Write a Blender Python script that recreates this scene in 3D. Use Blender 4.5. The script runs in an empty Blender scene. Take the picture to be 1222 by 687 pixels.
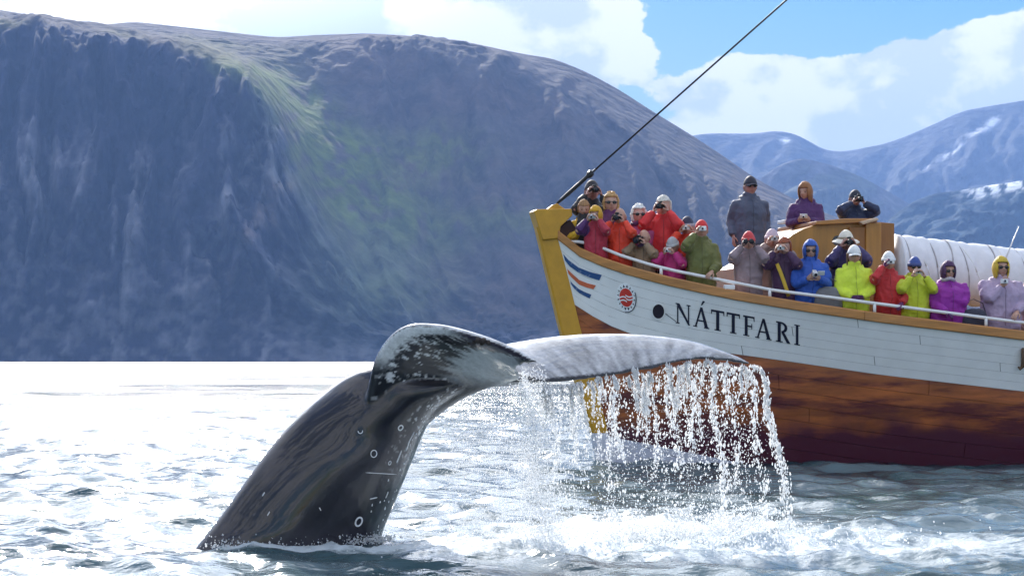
import bpy, bmesh, math, random
import numpy as np
from mathutils import Vector, Matrix
from mathutils.bvhtree import BVHTree
from mathutils.kdtree import KDTree

R = math.radians
rng = np.random.default_rng(7)
random.seed(7)
sc = bpy.context.scene
COL = sc.collection

# ------------------------------------------------------------------ camera, sky, sun, exposure
F = 2280.0            # focal length in photograph pixels (1222 wide)
CX, HY = 611.0, 430.0 # principal column, horizon row
EYE = 1.5             # eye height above the water
cam = bpy.data.cameras.new('view_camera')
cam_o = bpy.data.objects.new('view_camera', cam); COL.objects.link(cam_o)
cam_o.location = (0, 0, EYE); cam_o.rotation_euler = (R(90), 0, 0)
cam.sensor_width = 36; cam.lens = F / 1222 * 36
cam.shift_y = (HY - 343.5) / 1222
cam.clip_start = 0.1; cam.clip_end = 60000
sc.camera = cam_o

SUN_DIR = Vector((-0.17, 0.78, 0.46)).normalized()      # towards the sun
SUN_EL = math.asin(SUN_DIR.z); SUN_AZ = math.atan2(SUN_DIR.x, SUN_DIR.y)

def build_world():
    w = bpy.data.worlds.new('World'); sc.world = w; w.use_nodes = True
    nt = w.node_tree; N = nt.nodes; L = nt.links; N.clear()
    out = N.new('ShaderNodeOutputWorld'); bg = N.new('ShaderNodeBackground')
    L.new(bg.outputs[0], out.inputs[0]); bg.inputs['Strength'].default_value = 0.15
    sky = N.new('ShaderNodeTexSky'); sky.sky_type = 'NISHITA'; sky.sun_disc = False
    sky.sun_elevation = SUN_EL; sky.sun_rotation = SUN_AZ
    sky.air_density = 1.3; sky.dust_density = 0.3; sky.ozone_density = 2.5
    tc = N.new('ShaderNodeTexCoord')
    def math_n(op, a, b=None, clamp=False):
        m = N.new('ShaderNodeMath'); m.operation = op; m.use_clamp = clamp
        for i, v in enumerate((a, b)):
            if v is None: continue
            if isinstance(v, (int, float)): m.inputs[i].default_value = v
            else: L.new(v, m.inputs[i])
        return m.outputs[0]
    def noise(vec, scale, detail=8, rough=.55, off=(0, 0, 0), str_=(1, 1, 1), dist=0.0):
        mp = N.new('ShaderNodeMapping'); mp.inputs['Location'].default_value = off
        mp.inputs['Scale'].default_value = str_
        L.new(vec, mp.inputs['Vector'])
        n = N.new('ShaderNodeTexNoise'); n.inputs['Scale'].default_value = scale
        n.inputs['Detail'].default_value = detail; n.inputs['Roughness'].default_value = rough
        n.inputs['Distortion'].default_value = dist
        L.new(mp.outputs[0], n.inputs['Vector']); return n.outputs['Fac']
    g = tc.outputs['Generated']
    n1 = noise(g, 19, 10, .60, (0.3, 0, .2), (1, 1, 1.5))
    n0 = noise(g, 2.6, 4, .5, (4.1, 2.0, 1.0), (1, 1, 1.6))
    f = math_n('MULTIPLY', math_n('SUBTRACT', n0, .44), 2.2)
    f = math_n('ADD', f, math_n('MULTIPLY', math_n('SUBTRACT', n1, .5), 2.0))
    def blob(px, py, rad, amt):
        nonlocal f
        d = Vector(((px - CX) / F, 1, (HY - py) / F)).normalized()
        v = N.new('ShaderNodeVectorMath'); v.operation = 'DISTANCE'
        L.new(g, v.inputs[0]); v.inputs[1].default_value = d
        mr = N.new('ShaderNodeMapRange'); mr.interpolation_type = 'SMOOTHSTEP'
        L.new(v.outputs['Value'], mr.inputs['Value'])
        mr.inputs['From Min'].default_value = 0; mr.inputs['From Max'].default_value = rad / F
        mr.inputs['To Min'].default_value = amt; mr.inputs['To Max'].default_value = 0
        f = math_n('ADD', f, mr.outputs[0])
    # the cumulus bank, the bands of cloud and the blue gaps between them
    for a in ((1130, 120, 190, 1.1), (905, 135, 140, 1.0), (1222, 110, 170, .6), (1010, 150, 150, .8),
              (150, -10, 330, .75), (400, 0, 230, .7), (640, 40, 170, .75), (745, 55, 95, .35),
              (1000, 5, 150, -1.1), (880, 25, 110, -.8), (1160, -25, 140, -1.2), (805, 45, 75, -.65), (340, 0, 200, .9), (220, 0, 180, .6), (370, 8, 150, 1.0), (742, 105, 35, -.3),
              (556, 3, 40, -.7), (800, -60, 130, -.5)):
        blob(*a)
    mk = N.new('ShaderNodeMapRange'); mk.interpolation_type = 'SMOOTHSTEP'
    L.new(f, mk.inputs['Value']); mk.inputs['From Min'].default_value = 0.02; mk.inputs['From Max'].default_value = .13
    # shading of the clouds: difference of density towards the sun plus a soft large variation
    s = (SUN_DIR * .035)
    n2 = noise(g, 19, 6, .5, (0.3 + s.x, s.y, .2 + s.z * 1.5), (1, 1, 1.5))
    sh = math_n('ADD', math_n('MULTIPLY', math_n('SUBTRACT', n1, n2), 2.2), math_n('MULTIPLY', noise(g, 5, 5, .5, (1, 7, 3)), .85), True)
    cr = N.new('ShaderNodeValToRGB'); L.new(sh, cr.inputs[0])
    e = cr.color_ramp.elements
    e[0].position = .26; e[0].color = (3.1, 3.4, 3.9, 1); e[1].position = .52; e[1].color = (4.7, 4.7, 4.7, 1)
    hs = N.new('ShaderNodeHueSaturation'); hs.inputs['Saturation'].default_value = 2.0; hs.inputs['Value'].default_value = .31
    L.new(sky.outputs[0], hs.inputs['Color'])
    mx = N.new('ShaderNodeMix'); mx.data_type = 'RGBA'
    L.new(mk.outputs[0], mx.inputs['Factor']); L.new(hs.outputs[0], mx.inputs[6])
    # clouds scatter forward: they are brighter towards the sun
    vd = N.new('ShaderNodeVectorMath'); vd.operation = 'DOT_PRODUCT'; L.new(g, vd.inputs[0]); vd.inputs[1].default_value = SUN_DIR
    au = N.new('ShaderNodeMapRange'); au.interpolation_type = 'SMOOTHSTEP'; L.new(vd.outputs['Value'], au.inputs['Value'])
    au.inputs['From Min'].default_value = .92; au.inputs['From Max'].default_value = 1; au.inputs['To Min'].default_value = 1; au.inputs['To Max'].default_value = 5.5
    sc_ = N.new('ShaderNodeVectorMath'); sc_.operation = 'SCALE'; L.new(cr.outputs[0], sc_.inputs[0]); L.new(au.outputs[0], sc_.inputs['Scale'])
    L.new(sc_.outputs[0], mx.inputs[7])
    L.new(mx.outputs[2], bg.inputs['Color'])
build_world()

sun = bpy.data.lights.new('sun', 'SUN'); sun.energy = 3.6; sun.angle = R(0.6); sun.color = (1, .95, .88)
sun_o = bpy.data.objects.new('sun', sun); COL.objects.link(sun_o)
sun_o.rotation_euler = (-SUN_DIR).to_track_quat('-Z', 'Y').to_euler(); sun_o.location = (-40, -30, 60)
vs = sc.view_settings
vs.view_transform = 'Standard'; vs.look = 'None'; vs.exposure = 1.12; vs.gamma = 1; vs.use_curve_mapping = False
sc.render.engine = 'CYCLES'
cy = sc.cycles
cy.use_denoising = True; cy.max_bounces = 6; cy.diffuse_bounces = 3; cy.glossy_bounces = 3
cy.transmission_bounces = 3; cy.volume_bounces = 1; cy.transparent_max_bounces = 16
cy.sample_clamp_indirect = 6; cy.caustics_reflective = False; cy.caustics_refractive = False
cy.use_adaptive_sampling = True; cy.adaptive_threshold = 0.015

# ------------------------------------------------------------------ helpers
def P(px, py, D):
    return np.array(((px - CX) / F * D, D, EYE + (HY - py) / F * D))

def lerp(x, xs, ys): return np.interp(x, xs, ys)

def smooth_curve(pts, n):
    """Catmull-Rom through rows of pts, n samples."""
    p = np.asarray(pts, float); m = len(p)
    q = np.vstack([2 * p[0] - p[1], p, 2 * p[-1] - p[-2]])
    u = np.linspace(0, m - 1, n); i = np.minimum(u.astype(int), m - 2); f = (u - i)[:, None]
    a, b, c, d = q[i], q[i + 1], q[i + 2], q[i + 3]
    return .5 * (2 * b + (c - a) * f + (2 * a - 5 * b + 4 * c - d) * f ** 2 + (3 * b - a - 3 * c + d) * f ** 3)

def _hash(ix, iy, iz):
    h = (ix.astype(np.int64) * 374761393 + iy.astype(np.int64) * 668265263 + iz.astype(np.int64) * 2147483647 % 1000003) & 0xffffffff
    h = ((h ^ (h >> 13)) * 1274126177) & 0xffffffff
    return ((h ^ (h >> 16)) & 0xffff) / 65535.0

def vnoise(x, y, z=None):
    x = np.asarray(x, float); y = np.asarray(y, float); z = np.zeros_like(x) if z is None else np.asarray(z, float)
    ix, iy, iz = np.floor(x), np.floor(y), np.floor(z)
    fx, fy, fz = x - ix, y - iy, z - iz
    fx, fy, fz = (t * t * t * (t * (t * 6 - 15) + 10) for t in (fx, fy, fz))
    r = 0
    for a in (0, 1):
        for b in (0, 1):
            for c in (0, 1):
                w = (fx if a else 1 - fx) * (fy if b else 1 - fy) * (fz if c else 1 - fz)
                r = r + w * _hash(ix + a, iy + b, iz + c)
    return r

def fbm(x, y, z=None, oct=5, gain=.5, ridged=False):
    s = 0; a = 1; t = 0
    z = np.zeros_like(np.asarray(x, float)) if z is None else z
    for o in range(oct):
        n = vnoise(x * 2 ** o + 17.3 * o, y * 2 ** o + 5.1 * o, z * 2 ** o + 9.7 * o)
        if ridged: n = 1 - np.abs(2 * n - 1)
        s = s + a * n; t += a; a *= gain
    return s / t

MATS = {}
def mat(name, col=(.5, .5, .5), rough=.6, spec=.5, metal=0, var=.15, nscale=8, bump=0, bscale=30, bdet=4, attr=None,
        coat=0, stretch=(1, 1, 1), sheen=0, trans=0, dark=None):
    if name in MATS: return MATS[name]
    m = bpy.data.materials.new(name); m.use_nodes = True; MATS[name] = m
    nt = m.node_tree; N = nt.nodes; L = nt.links
    b = N['Principled BSDF']
    b.inputs['Roughness'].default_value = rough; b.inputs['Metallic'].default_value = metal
    b.inputs['Specular IOR Level'].default_value = spec; b.inputs['Coat Weight'].default_value = coat
    b.inputs['Sheen Weight'].default_value = sheen
    tc = N.new('ShaderNodeTexCoord'); mp = N.new('ShaderNodeMapping'); mp.inputs['Scale'].default_value = stretch
    L.new(tc.outputs['Object'], mp.inputs[0])
    if attr:
        at = N.new('ShaderNodeAttribute'); at.attribute_name = attr; src = at.outputs['Color']
    else:
        rgb = N.new('ShaderNodeRGB'); rgb.outputs[0].default_value = (*col, 1); src = rgb.outputs[0]
    if var:
        n = N.new('ShaderNodeTexNoise'); n.inputs['Scale'].default_value = nscale; n.inputs['Detail'].default_value = 6
        n.inputs['Roughness'].default_value = .6
        L.new(mp.outputs[0], n.inputs['Vector'])
        mr = N.new('ShaderNodeMapRange'); L.new(n.outputs['Fac'], mr.inputs['Value'])
        mr.inputs['From Min'].default_value = .3; mr.inputs['From Max'].default_value = .7
        mr.inputs['To Min'].default_value = 1 - var; mr.inputs['To Max'].default_value = 1 + var
        vm = N.new('ShaderNodeVectorMath'); vm.operation = 'SCALE'
        L.new(src, vm.inputs[0]); L.new(mr.outputs[0], vm.inputs['Scale']); src = vm.outputs[0]
    if dark:      # blotches of a second colour: (colour, scale, threshold)
        n = N.new('ShaderNodeTexNoise'); n.inputs['Scale'].default_value = dark[1]; n.inputs['Detail'].default_value = 8
        n.inputs['Roughness'].default_value = .65
        L.new(mp.outputs[0], n.inputs['Vector'])
        mr = N.new('ShaderNodeMapRange'); L.new(n.outputs['Fac'], mr.inputs['Value'])
        mr.inputs['From Min'].default_value = dark[2]; mr.inputs['From Max'].default_value = dark[2] + .13
        mx = N.new('ShaderNodeMix'); mx.data_type = 'RGBA'; L.new(mr.outputs[0], mx.inputs['Factor'])
        L.new(src, mx.inputs[6]); mx.inputs[7].default_value = (*dark[0], 1); src = mx.outputs[2]
    L.new(src, b.inputs['Base Color'])
    if bump:
        n = N.new('ShaderNodeTexNoise'); n.inputs['Scale'].default_value = bscale; n.inputs['Detail'].default_value = bdet
        L.new(mp.outputs[0], n.inputs['Vector'])
        bp = N.new('ShaderNodeBump'); bp.inputs['Strength'].default_value = 1; bp.inputs['Distance'].default_value = bump
        L.new(n.outputs['Fac'], bp.inputs['Height']); L.new(bp.outputs[0], b.inputs['Normal'])
    if trans:
        b.inputs['Transmission Weight'].default_value = trans
    return m

def tag(o, label=None, cat=None, group=None, kind=None):
    if label: o['label'] = label
    if cat: o['category'] = cat
    if group: o['group'] = group
    if kind: o['kind'] = kind
    return o

def worigin(o):
    v = np.zeros(3)
    while o is not None:
        v = v + np.array(o.location); o = o.parent
    return v

def mesh_obj(name, verts, faces, m, parent=None, smooth=True, world=True, cols=None, mats=None, midx=None):
    """One mesh object; world=True: verts are world positions (parents are unrotated)."""
    verts = np.asarray(verts, float)
    if world and parent is not None: verts = verts - worigin(parent)
    me = bpy.data.meshes.new(name)
    if isinstance(faces, np.ndarray) and faces.ndim == 2:
        nf, k = faces.shape
        me.vertices.add(len(verts)); me.vertices.foreach_set('co', verts.ravel())
        me.loops.add(nf * k); me.loops.foreach_set('vertex_index', faces.ravel().astype(np.int32))
        me.polygons.add(nf); me.polygons.foreach_set('loop_start', np.arange(0, nf * k, k, dtype=np.int32))
        me.update(calc_edges=True)
    else:
        me.from_pydata([tuple(v) for v in verts], [], [tuple(int(i) for i in f) for f in faces]); me.update()
    if smooth: me.polygons.foreach_set('use_smooth', np.ones(len(me.polygons), bool))
    if m is not None: me.materials.append(m)
    if mats:
        for q in mats: me.materials.append(q)
    if midx is not None: me.polygons.foreach_set('material_index', np.asarray(midx, np.int32))
    if cols is not None:
        a = me.color_attributes.new('col', 'FLOAT_COLOR', 'POINT')
        c = np.ones((len(verts), 4)); c[:, :3] = cols; a.data.foreach_set('color', c.ravel())
    o = bpy.data.objects.new(name, me); COL.objects.link(o); o.parent = parent
    return o

def empty(name, loc=(0, 0, 0), rotz=0, parent=None):
    o = bpy.data.objects.new(name, None); COL.objects.link(o); o.location = loc; o.rotation_euler = (0, 0, rotz)
    o.empty_display_size = .2; o.parent = parent
    return o

class G:
    """collects shapes"""
    def __init__(s): s.v = []; s.f = []; s.n = 0
    def add(s, v, f):
        v = np.asarray(v, float); s.v.append(v); s.f += [tuple(int(i) + s.n for i in q) for q in f]; s.n += len(v); return s
    def V(s): return np.vstack(s.v)

def loft(rings, cap=True, closed=True):
    rings = [np.asarray(r, float) for r in rings]; n = len(rings[0]); v = np.vstack(rings); f = []
    for k in range(len(rings) - 1):
        for i in range(n if closed else n - 1):
            j = (i + 1) % n
            f.append((k * n + i, k * n + j, (k + 1) * n + j, (k + 1) * n + i))
    if cap:
        f.append(tuple(range(n))[::-1]); m = (len(rings) - 1) * n; f.append(tuple(m + i for i in range(n)))
    return v, f

def tube(pts, rad, n=10, cap=True, up=(0, 0, 1)):
    p = np.asarray(pts, float); m = len(p)
    rad = np.broadcast_to(np.asarray(rad, float), (m,)) if np.ndim(rad) < 2 else np.asarray(rad, float)
    t = np.gradient(p, axis=0); t /= np.linalg.norm(t, axis=1)[:, None] + 1e-12
    u = np.array(up, float)
    if abs(u @ t[0]) > .9: u = np.array((1., 0, 0))
    rings = []
    a = np.linspace(0, 2 * math.pi, n, endpoint=False)
    for k in range(m):
        u = u - (u @ t[k]) * t[k]; u /= np.linalg.norm(u); w = np.cross(t[k], u)
        ru, rw = (rad[k], rad[k]) if np.ndim(rad[k]) == 0 else rad[k]
        rings.append(p[k] + np.outer(np.cos(a) * ru, u) + np.outer(np.sin(a) * rw, w))
    return loft(rings, cap)

def box(c, sx, sy, sz, ax=None):
    c = np.asarray(c, float); ax = np.eye(3) if ax is None else np.asarray(ax, float)
    v = [c + ax[0] * sx / 2 * i + ax[1] * sy / 2 * j + ax[2] * sz / 2 * k for i in (-1, 1) for j in (-1, 1) for k in (-1, 1)]
    f = [(0, 1, 3, 2), (4, 6, 7, 5), (0, 4, 5, 1), (2, 3, 7, 6), (0, 2, 6, 4), (1, 5, 7, 3)]
    return np.array(v), f

def ellipsoid(c, r, n=14, m=10, ax=None):
    ax = np.eye(3) if ax is None else np.asarray(ax, float)
    rings = []
    for k in range(m):
        th = math.pi * (k + .5) / m; a = np.linspace(0, 2 * math.pi, n, endpoint=False)
        loc = np.stack([np.sin(th) * np.cos(a) * r[0], np.sin(th) * np.sin(a) * r[1], np.full(n, math.cos(th)) * r[2]], 1)
        rings.append(np.asarray(c) + loc @ ax)
    return loft(rings[::-1], True)

def bevel_mesh(o, w=.01, seg=2):
    md = o.modifiers.new('bevel', 'BEVEL'); md.width = w; md.segments = seg; md.limit_method = 'ANGLE'; md.angle_limit = R(40)
    return o

def remesh(v, f, voxel, smooth=4):
    me = bpy.data.meshes.new('t'); me.from_pydata([tuple(a) for a in v], [], f); me.update()
    bm = bmesh.new(); bm.from_mesh(me); bmesh.ops.recalc_face_normals(bm, faces=bm.faces); bm.to_mesh(me); bm.free()
    o = bpy.data.objects.new('t', me); COL.objects.link(o)
    md = o.modifiers.new('r', 'REMESH'); md.mode = 'VOXEL'; md.voxel_size = voxel
    if smooth:
        s = o.modifiers.new('s', 'SMOOTH'); s.factor = .5; s.iterations = smooth
    dg = bpy.context.evaluated_depsgraph_get(); dg.update()
    ev = o.evaluated_get(dg); em = ev.to_mesh()
    V = np.empty(len(em.vertices) * 3); em.vertices.foreach_get('co', V); V = V.reshape(-1, 3)
    NN = np.empty(len(em.vertices) * 3); em.vertices.foreach_get('normal', NN); NN = NN.reshape(-1, 3)
    lt = np.empty(len(em.polygons), np.int32); em.polygons.foreach_get('loop_total', lt)
    lp = np.empty(len(em.loops), np.int32); em.loops.foreach_get('vertex_index', lp)
    if (lt == 4).all(): Fc = lp.reshape(-1, 4)
    else:
        Fc = [tuple(p.vertices) for p in em.polygons]
    ev.to_mesh_clear(); bpy.data.objects.remove(o); bpy.data.meshes.remove(me)
    return V, Fc, NN

def mix(a, b, f): return a * (1 - f[..., None]) + np.asarray(b) * f[..., None]
def sstep(x, a, b): t = np.clip((x - a) / (b - a), 0, 1); return t * t * (3 - 2 * t)

# ------------------------------------------------------------------ water
SPL = [  # foam patches on the water: (x, y, rx, ry, amount)
    (0.55, 16.9, .9, 1.6, 1.0), (1.3, 17.0, 1.5, 1.5, .8), (0.4, 15.2, 1.4, .55, 1.0), (1.9, 15.4, 1.5, .6, .9), (-.2, 14.6, 1.0, .3, .6), (3.0, 15.9, 1.7, 1.0, .72), (4.4, 15.3, 1.4, .8, .55), (2.4, 14.9, 2.2, .35, .7),
    (1.5, 14.4, 2.0, .35, .55), (3.4, 14.6, 1.2, .6, .45), (-1.6, 15.25, 1.4, .34, .95), (-.6, 14.9, .9, .3, .7), (-2.9, 15.6, .7, .35, .5), (-3.6, 17.0, 1.8, .5, .3),
    (2.1, 17.2, .7, 1.0, .55)]

def build_water():
    ys = [-400., -60, 0, 6, 9]
    y = 10.5
    while y < 110: ys.append(y); y *= 1.0042
    while y < 14000: ys.append(y); y *= 1.035
    ys = np.array(ys)
    tn = np.linspace(-.36, .36, 520)
    cols = np.concatenate([[-99, -1.2, -.6], tn, [.6, 1.2, 99]])
    Y, T = np.meshgrid(ys, cols, indexing='ij')
    X = T * np.maximum(Y, 9.0)
    X[:, 0] = -9000; X[:, -1] = 9000; X[:, 1] = np.clip(X[:, 1], -8000, -20); X[:, -2] = np.clip(X[:, -2], 20, 8000)
    X[:, 2] = np.clip(X[:, 2], -7000, -10); X[:, -3] = np.clip(X[:, -3], 10, 7000)
    step = np.maximum(Y * .0042, np.abs(Y) * .0014)
    Z = np.zeros_like(X)
    r = np.random.default_rng(3)
    K = 64
    lam = np.geomspace(.26, 6.0, K)
    DX = np.zeros_like(X); DY = np.zeros_like(X)
    for k in range(K):
        th = r.normal(R(-100), R(38)); kk = 2 * math.pi / lam[k]
        kx, ky = math.cos(th) * kk, math.sin(th) * kk
        slope = .042 * (1.0 if lam[k] < .9 else (.9 / lam[k]) ** 1.15) * r.uniform(.5, 1.3)
        amp = slope / kk * 1.4
        fade = np.clip(lam[k] / (step * 3.0) - .6, 0, 1)
        ph = kx * X + ky * Y + r.uniform(0, 6.28) + 1.6 * vnoise(X / (lam[k] * 5) + k, Y / (lam[k] * 5) - k)
        am = amp * fade * (.35 + 1.3 * vnoise(X / (lam[k] * 4) + 3 * k, Y / (lam[k] * 4) + k))
        Z += am * np.cos(ph); DX -= .8 * am * math.cos(th) * np.sin(ph); DY -= .8 * am * math.sin(th) * np.sin(ph)
    near = np.clip(1 - (Y - 60) / 50, 0, 1) * (Y > 9.5)
    foam = np.zeros_like(X)
    for (fx, fy, rx, ry, am) in SPL:
        d = ((X - fx) / rx) ** 2 + ((Y - fy) / ry) ** 2
        foam = np.maximum(foam, am * np.clip(1.25 - d, 0, 1))
    # churned crests inside the foam, a low swell raised by the tail and along the hull
    ch = fbm(X * 3.2, Y * 3.2, oct=4, ridged=True) - .55
    Z += near * foam * ch * .11
    Z += .05 * np.exp(-((X + 1.3) / .9) ** 2 - ((Y - 15.3) / .3) ** 2) * near
    V = np.stack([X + DX * near, Y + DY * near, Z * near], -1).reshape(-1, 3)
    nr, nc = X.shape
    a = np.arange(nr * nc).reshape(nr, nc)
    Fc = np.stack([a[:-1, :-1], a[:-1, 1:], a[1:, 1:], a[1:, :-1]], -1).reshape(-1, 4)
    m = bpy.data.materials.new('sea_water'); m.use_nodes = True
    nt = m.node_tree; N = nt.nodes; L = nt.links; b = N['Principled BSDF']
    aer = N.new('ShaderNodeAttribute'); aer.attribute_name = 'aerated'
    am = N.new('ShaderNodeMix'); am.data_type = 'RGBA'; am.inputs[6].default_value = (.010, .045, .055, 1); am.inputs[7].default_value = (.34, .43, .48, 1)
    L.new(aer.outputs['Fac'], am.inputs['Factor']); L.new(am.outputs[2], b.inputs['Base Color'])
    b.inputs['Roughness'].default_value = .06; b.inputs['IOR'].default_value = 1.34
    geo = N.new('ShaderNodeNewGeometry')
    def tex(scale, det, st=(1, 1, 1), rough=.5):
        mp = N.new('ShaderNodeMapping'); mp.inputs['Scale'].default_value = st; L.new(geo.outputs['Position'], mp.inputs[0])
        n = N.new('ShaderNodeTexNoise'); n.inputs['Scale'].default_value = scale; n.inputs['Detail'].default_value = det
        n.inputs['Roughness'].default_value = rough
        L.new(mp.outputs[0], n.inputs['Vector']); return n.outputs['Fac']
    def mth(op, a_, b_):
        q = N.new('ShaderNodeMath'); q.operation = op
        for i, x in enumerate((a_, b_)):
            if isinstance(x, (int, float)): q.inputs[i].default_value = x
            else: L.new(x, q.inputs[i])
        return q.outputs[0]
    sep = N.new('ShaderNodeSeparateXYZ'); L.new(geo.outputs['Position'], sep.inputs[0])
    # ripples: fine near, longer ones far out where the sheet itself is smooth
    far = N.new('ShaderNodeMapRange'); L.new(sep.outputs['Y'], far.inputs['Value'])
    far.inputs['From Min'].default_value = 22; far.inputs['From Max'].default_value = 90
    farm = far.outputs[0]
    b1 = N.new('ShaderNodeBump'); b1.inputs['Distance'].default_value = .012
    L.new(tex(9, 3, (1, 1.5, 1)), b1.inputs['Height'])
    b2 = N.new('ShaderNodeBump'); b2.inputs['Distance'].default_value = .9
    L.new(tex(1.1, 5, (.7, 1.0, 1), .62), b2.inputs['Height']); L.new(farm, b2.inputs['Strength']); L.new(b1.outputs[0], b2.inputs['Normal'])
    at = N.new('ShaderNodeAttribute'); at.attribute_name = 'foam'
    lace = mth('SUBTRACT', 1.0, mth('MULTIPLY', mth('ABSOLUTE', mth('SUBTRACT', tex(4.5, 8, (.7, 1.0, 1), .68), .5), 0), 4.0))
    fn = mth('ADD', mth('ADD', mth('MULTIPLY', lace, .28), mth('MULTIPLY', tex(2.2, 8, (.7, 1, 1), .7), .5)), mth('MULTIPLY', tex(.8, 4, (1, 1, 1), .5), .28))
    fm = N.new('ShaderNodeMapRange'); fm.interpolation_type = 'SMOOTHSTEP'
    L.new(mth('ADD', mth('MULTIPLY', at.outputs['Fac'], .5), fn), fm.inputs['Value'])
    fm.inputs['From Min'].default_value = .74; fm.inputs['From Max'].default_value = 1.12
    rr = N.new('ShaderNodeMapRange'); L.new(sep.outputs['Y'], rr.inputs['Value'])
    rr.inputs['From Min'].default_value = 17; rr.inputs['From Max'].default_value = 130
    rr.inputs['To Min'].default_value = .10; rr.inputs['To Max'].default_value = .32
    # wind-ruffled and slick patches
    wp = N.new('ShaderNodeMapRange'); L.new(mth('ADD', mth('MULTIPLY', tex(.35, 5, (.25, 1, 1), .6), .5), mth('MULTIPLY', tex(.05, 6, (.4, 1, 1), .7), .5)), wp.inputs['Value'])
    wp.inputs['From Min'].default_value = .42; wp.inputs['From Max'].default_value = .56; wp.inputs['To Min'].default_value = .22; wp.inputs['To Max'].default_value = 1.15
    L.new(mth('MULTIPLY', rr.outputs[0], wp.outputs[0]), b.inputs['Roughness'])
    L.new(b2.outputs[0], b.inputs['Normal'])
    d = N.new('ShaderNodeBsdfPrincipled'); d.inputs['Base Color'].default_value = (.62, .70, .75, 1); d.inputs['Roughness'].default_value = .55
    b3 = N.new('ShaderNodeBump'); b3.inputs['Distance'].default_value = .05; L.new(tex(11, 6, (1, 1, 1), .7), b3.inputs['Height'])
    L.new(b3.outputs[0], d.inputs['Normal'])
    mx = N.new('ShaderNodeMixShader'); L.new(fm.outputs[0], mx.inputs[0]); L.new(b.outputs[0], mx.inputs[1]); L.new(d.outputs[0], mx.inputs[2])
    L.new(mx.outputs[0], N['Material Output'].inputs['Surface'])
    o = mesh_obj('water', V, Fc, m)
    at_ = o.data.attributes.new('foam', 'FLOAT', 'POINT'); at_.data.foreach_set('value', foam.ravel())
    ae = np.clip(np.exp(-((X - 1.3) / 2.4) ** 2 - ((Y - 16.0) / 1.7) ** 2) * 1.3 * fbm(X * 1.1, Y * 1.6, oct=4) + .25 * sstep(fbm(X * .5, Y * .8, oct=4), .42, .65) * (Y < 60), 0, .8)
    at2 = o.data.attributes.new('aerated', 'FLOAT', 'POINT'); at2.data.foreach_set('value', ae.ravel())
    tag(o, kind='structure')
build_water()

# ------------------------------------------------------------------ mountains
def ridge_mesh(name, lines, pxs, rows, noise_amp, shear, colour_fn, m, seed=0, nscale=1.0, back=True):
    """lines: list of control lines, each a list of (px, py, D) from the shore up to the crest."""
    nl = len(lines)
    Yc = np.array([lerp(pxs, [q[0] for q in l], [q[1] for q in l]) for l in lines])
    Dc = np.array([lerp(pxs, [q[0] for q in l], [q[2] for q in l]) for l in lines])
    # smooth the control lines a little sideways
    k = np.exp(-np.linspace(-2, 2, 15) ** 2); k /= k.sum()
    for A in (Yc, Dc):
        for i in range(nl):
            pad = np.pad(A[i], 7, mode='edge'); A[i] = np.convolve(pad, k, 'valid')
    ctrl = np.stack([Yc, Dc], -1)             # nl, npx, 2
    S = smooth_curve(ctrl.reshape(nl, -1), rows).reshape(rows, len(pxs), 2)
    t = np.linspace(0, 1, rows)[:, None] * np.ones((1, len(pxs)))
    PX = np.ones((rows, 1)) * pxs[None]
    py, D = S[..., 0], np.maximum(S[..., 1], 10)
    Zs = EYE + (HY - py) / F * D
    X = (PX - CX) / F * D
    env = np.clip(t * 6, 0, 1) * np.clip((1 - t) * 5, .03, 1)
    wp = fbm(PX / 90 + seed, t * 4, oct=4) - .5
    sx = PX + shear(PX, t) + wp * 130
    n = fbm(sx / 62 * nscale + seed, t * 3.0 + seed + wp, oct=6, gain=.55, ridged=True) - .5
    n2 = fbm(sx / 16 * nscale, t * 14 + 3, oct=5, gain=.62) - .5
    D2 = D - env * noise_amp(PX, t) * (n * 1.5 + n2 * .7)
    Z2 = np.maximum(Zs + env * noise_amp(PX, t) * .25 * (n2 + n * .5), -2)
    X = (PX - CX) / F * D2
    Z2[0] = -3
    V = np.stack([X, D2, Z2], -1)
    cols = colour_fn(PX, t, py, n, n2)
    rws = rows
    if back:
        for (dd, zz) in ((350, .9), (900, .55), (1600, -.02)):
            b = V[rows - 1].copy(); b[:, 0] *= 1 + dd / b[:, 1]; b[:, 1] += dd; b[:, 2] *= zz
            V = np.concatenate([V, b[None]], 0); cols = np.concatenate([cols, cols[rows - 1:rows]], 0); rws += 1
    nc = len(pxs); a = np.arange(rws * nc).reshape(rws, nc)
    Fc = np.stack([a[:-1, :-1], a[:-1, 1:], a[1:, 1:], a[1:, :-1]], -1).reshape(-1, 4)
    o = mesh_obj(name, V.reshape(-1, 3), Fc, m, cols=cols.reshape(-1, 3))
    return tag(o, kind='structure')

ROCK = mat('mountain_rock', attr='col', rough=.95, spec=.1, var=.5, nscale=.022, bump=12, bscale=.03, bdet=10)


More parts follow.
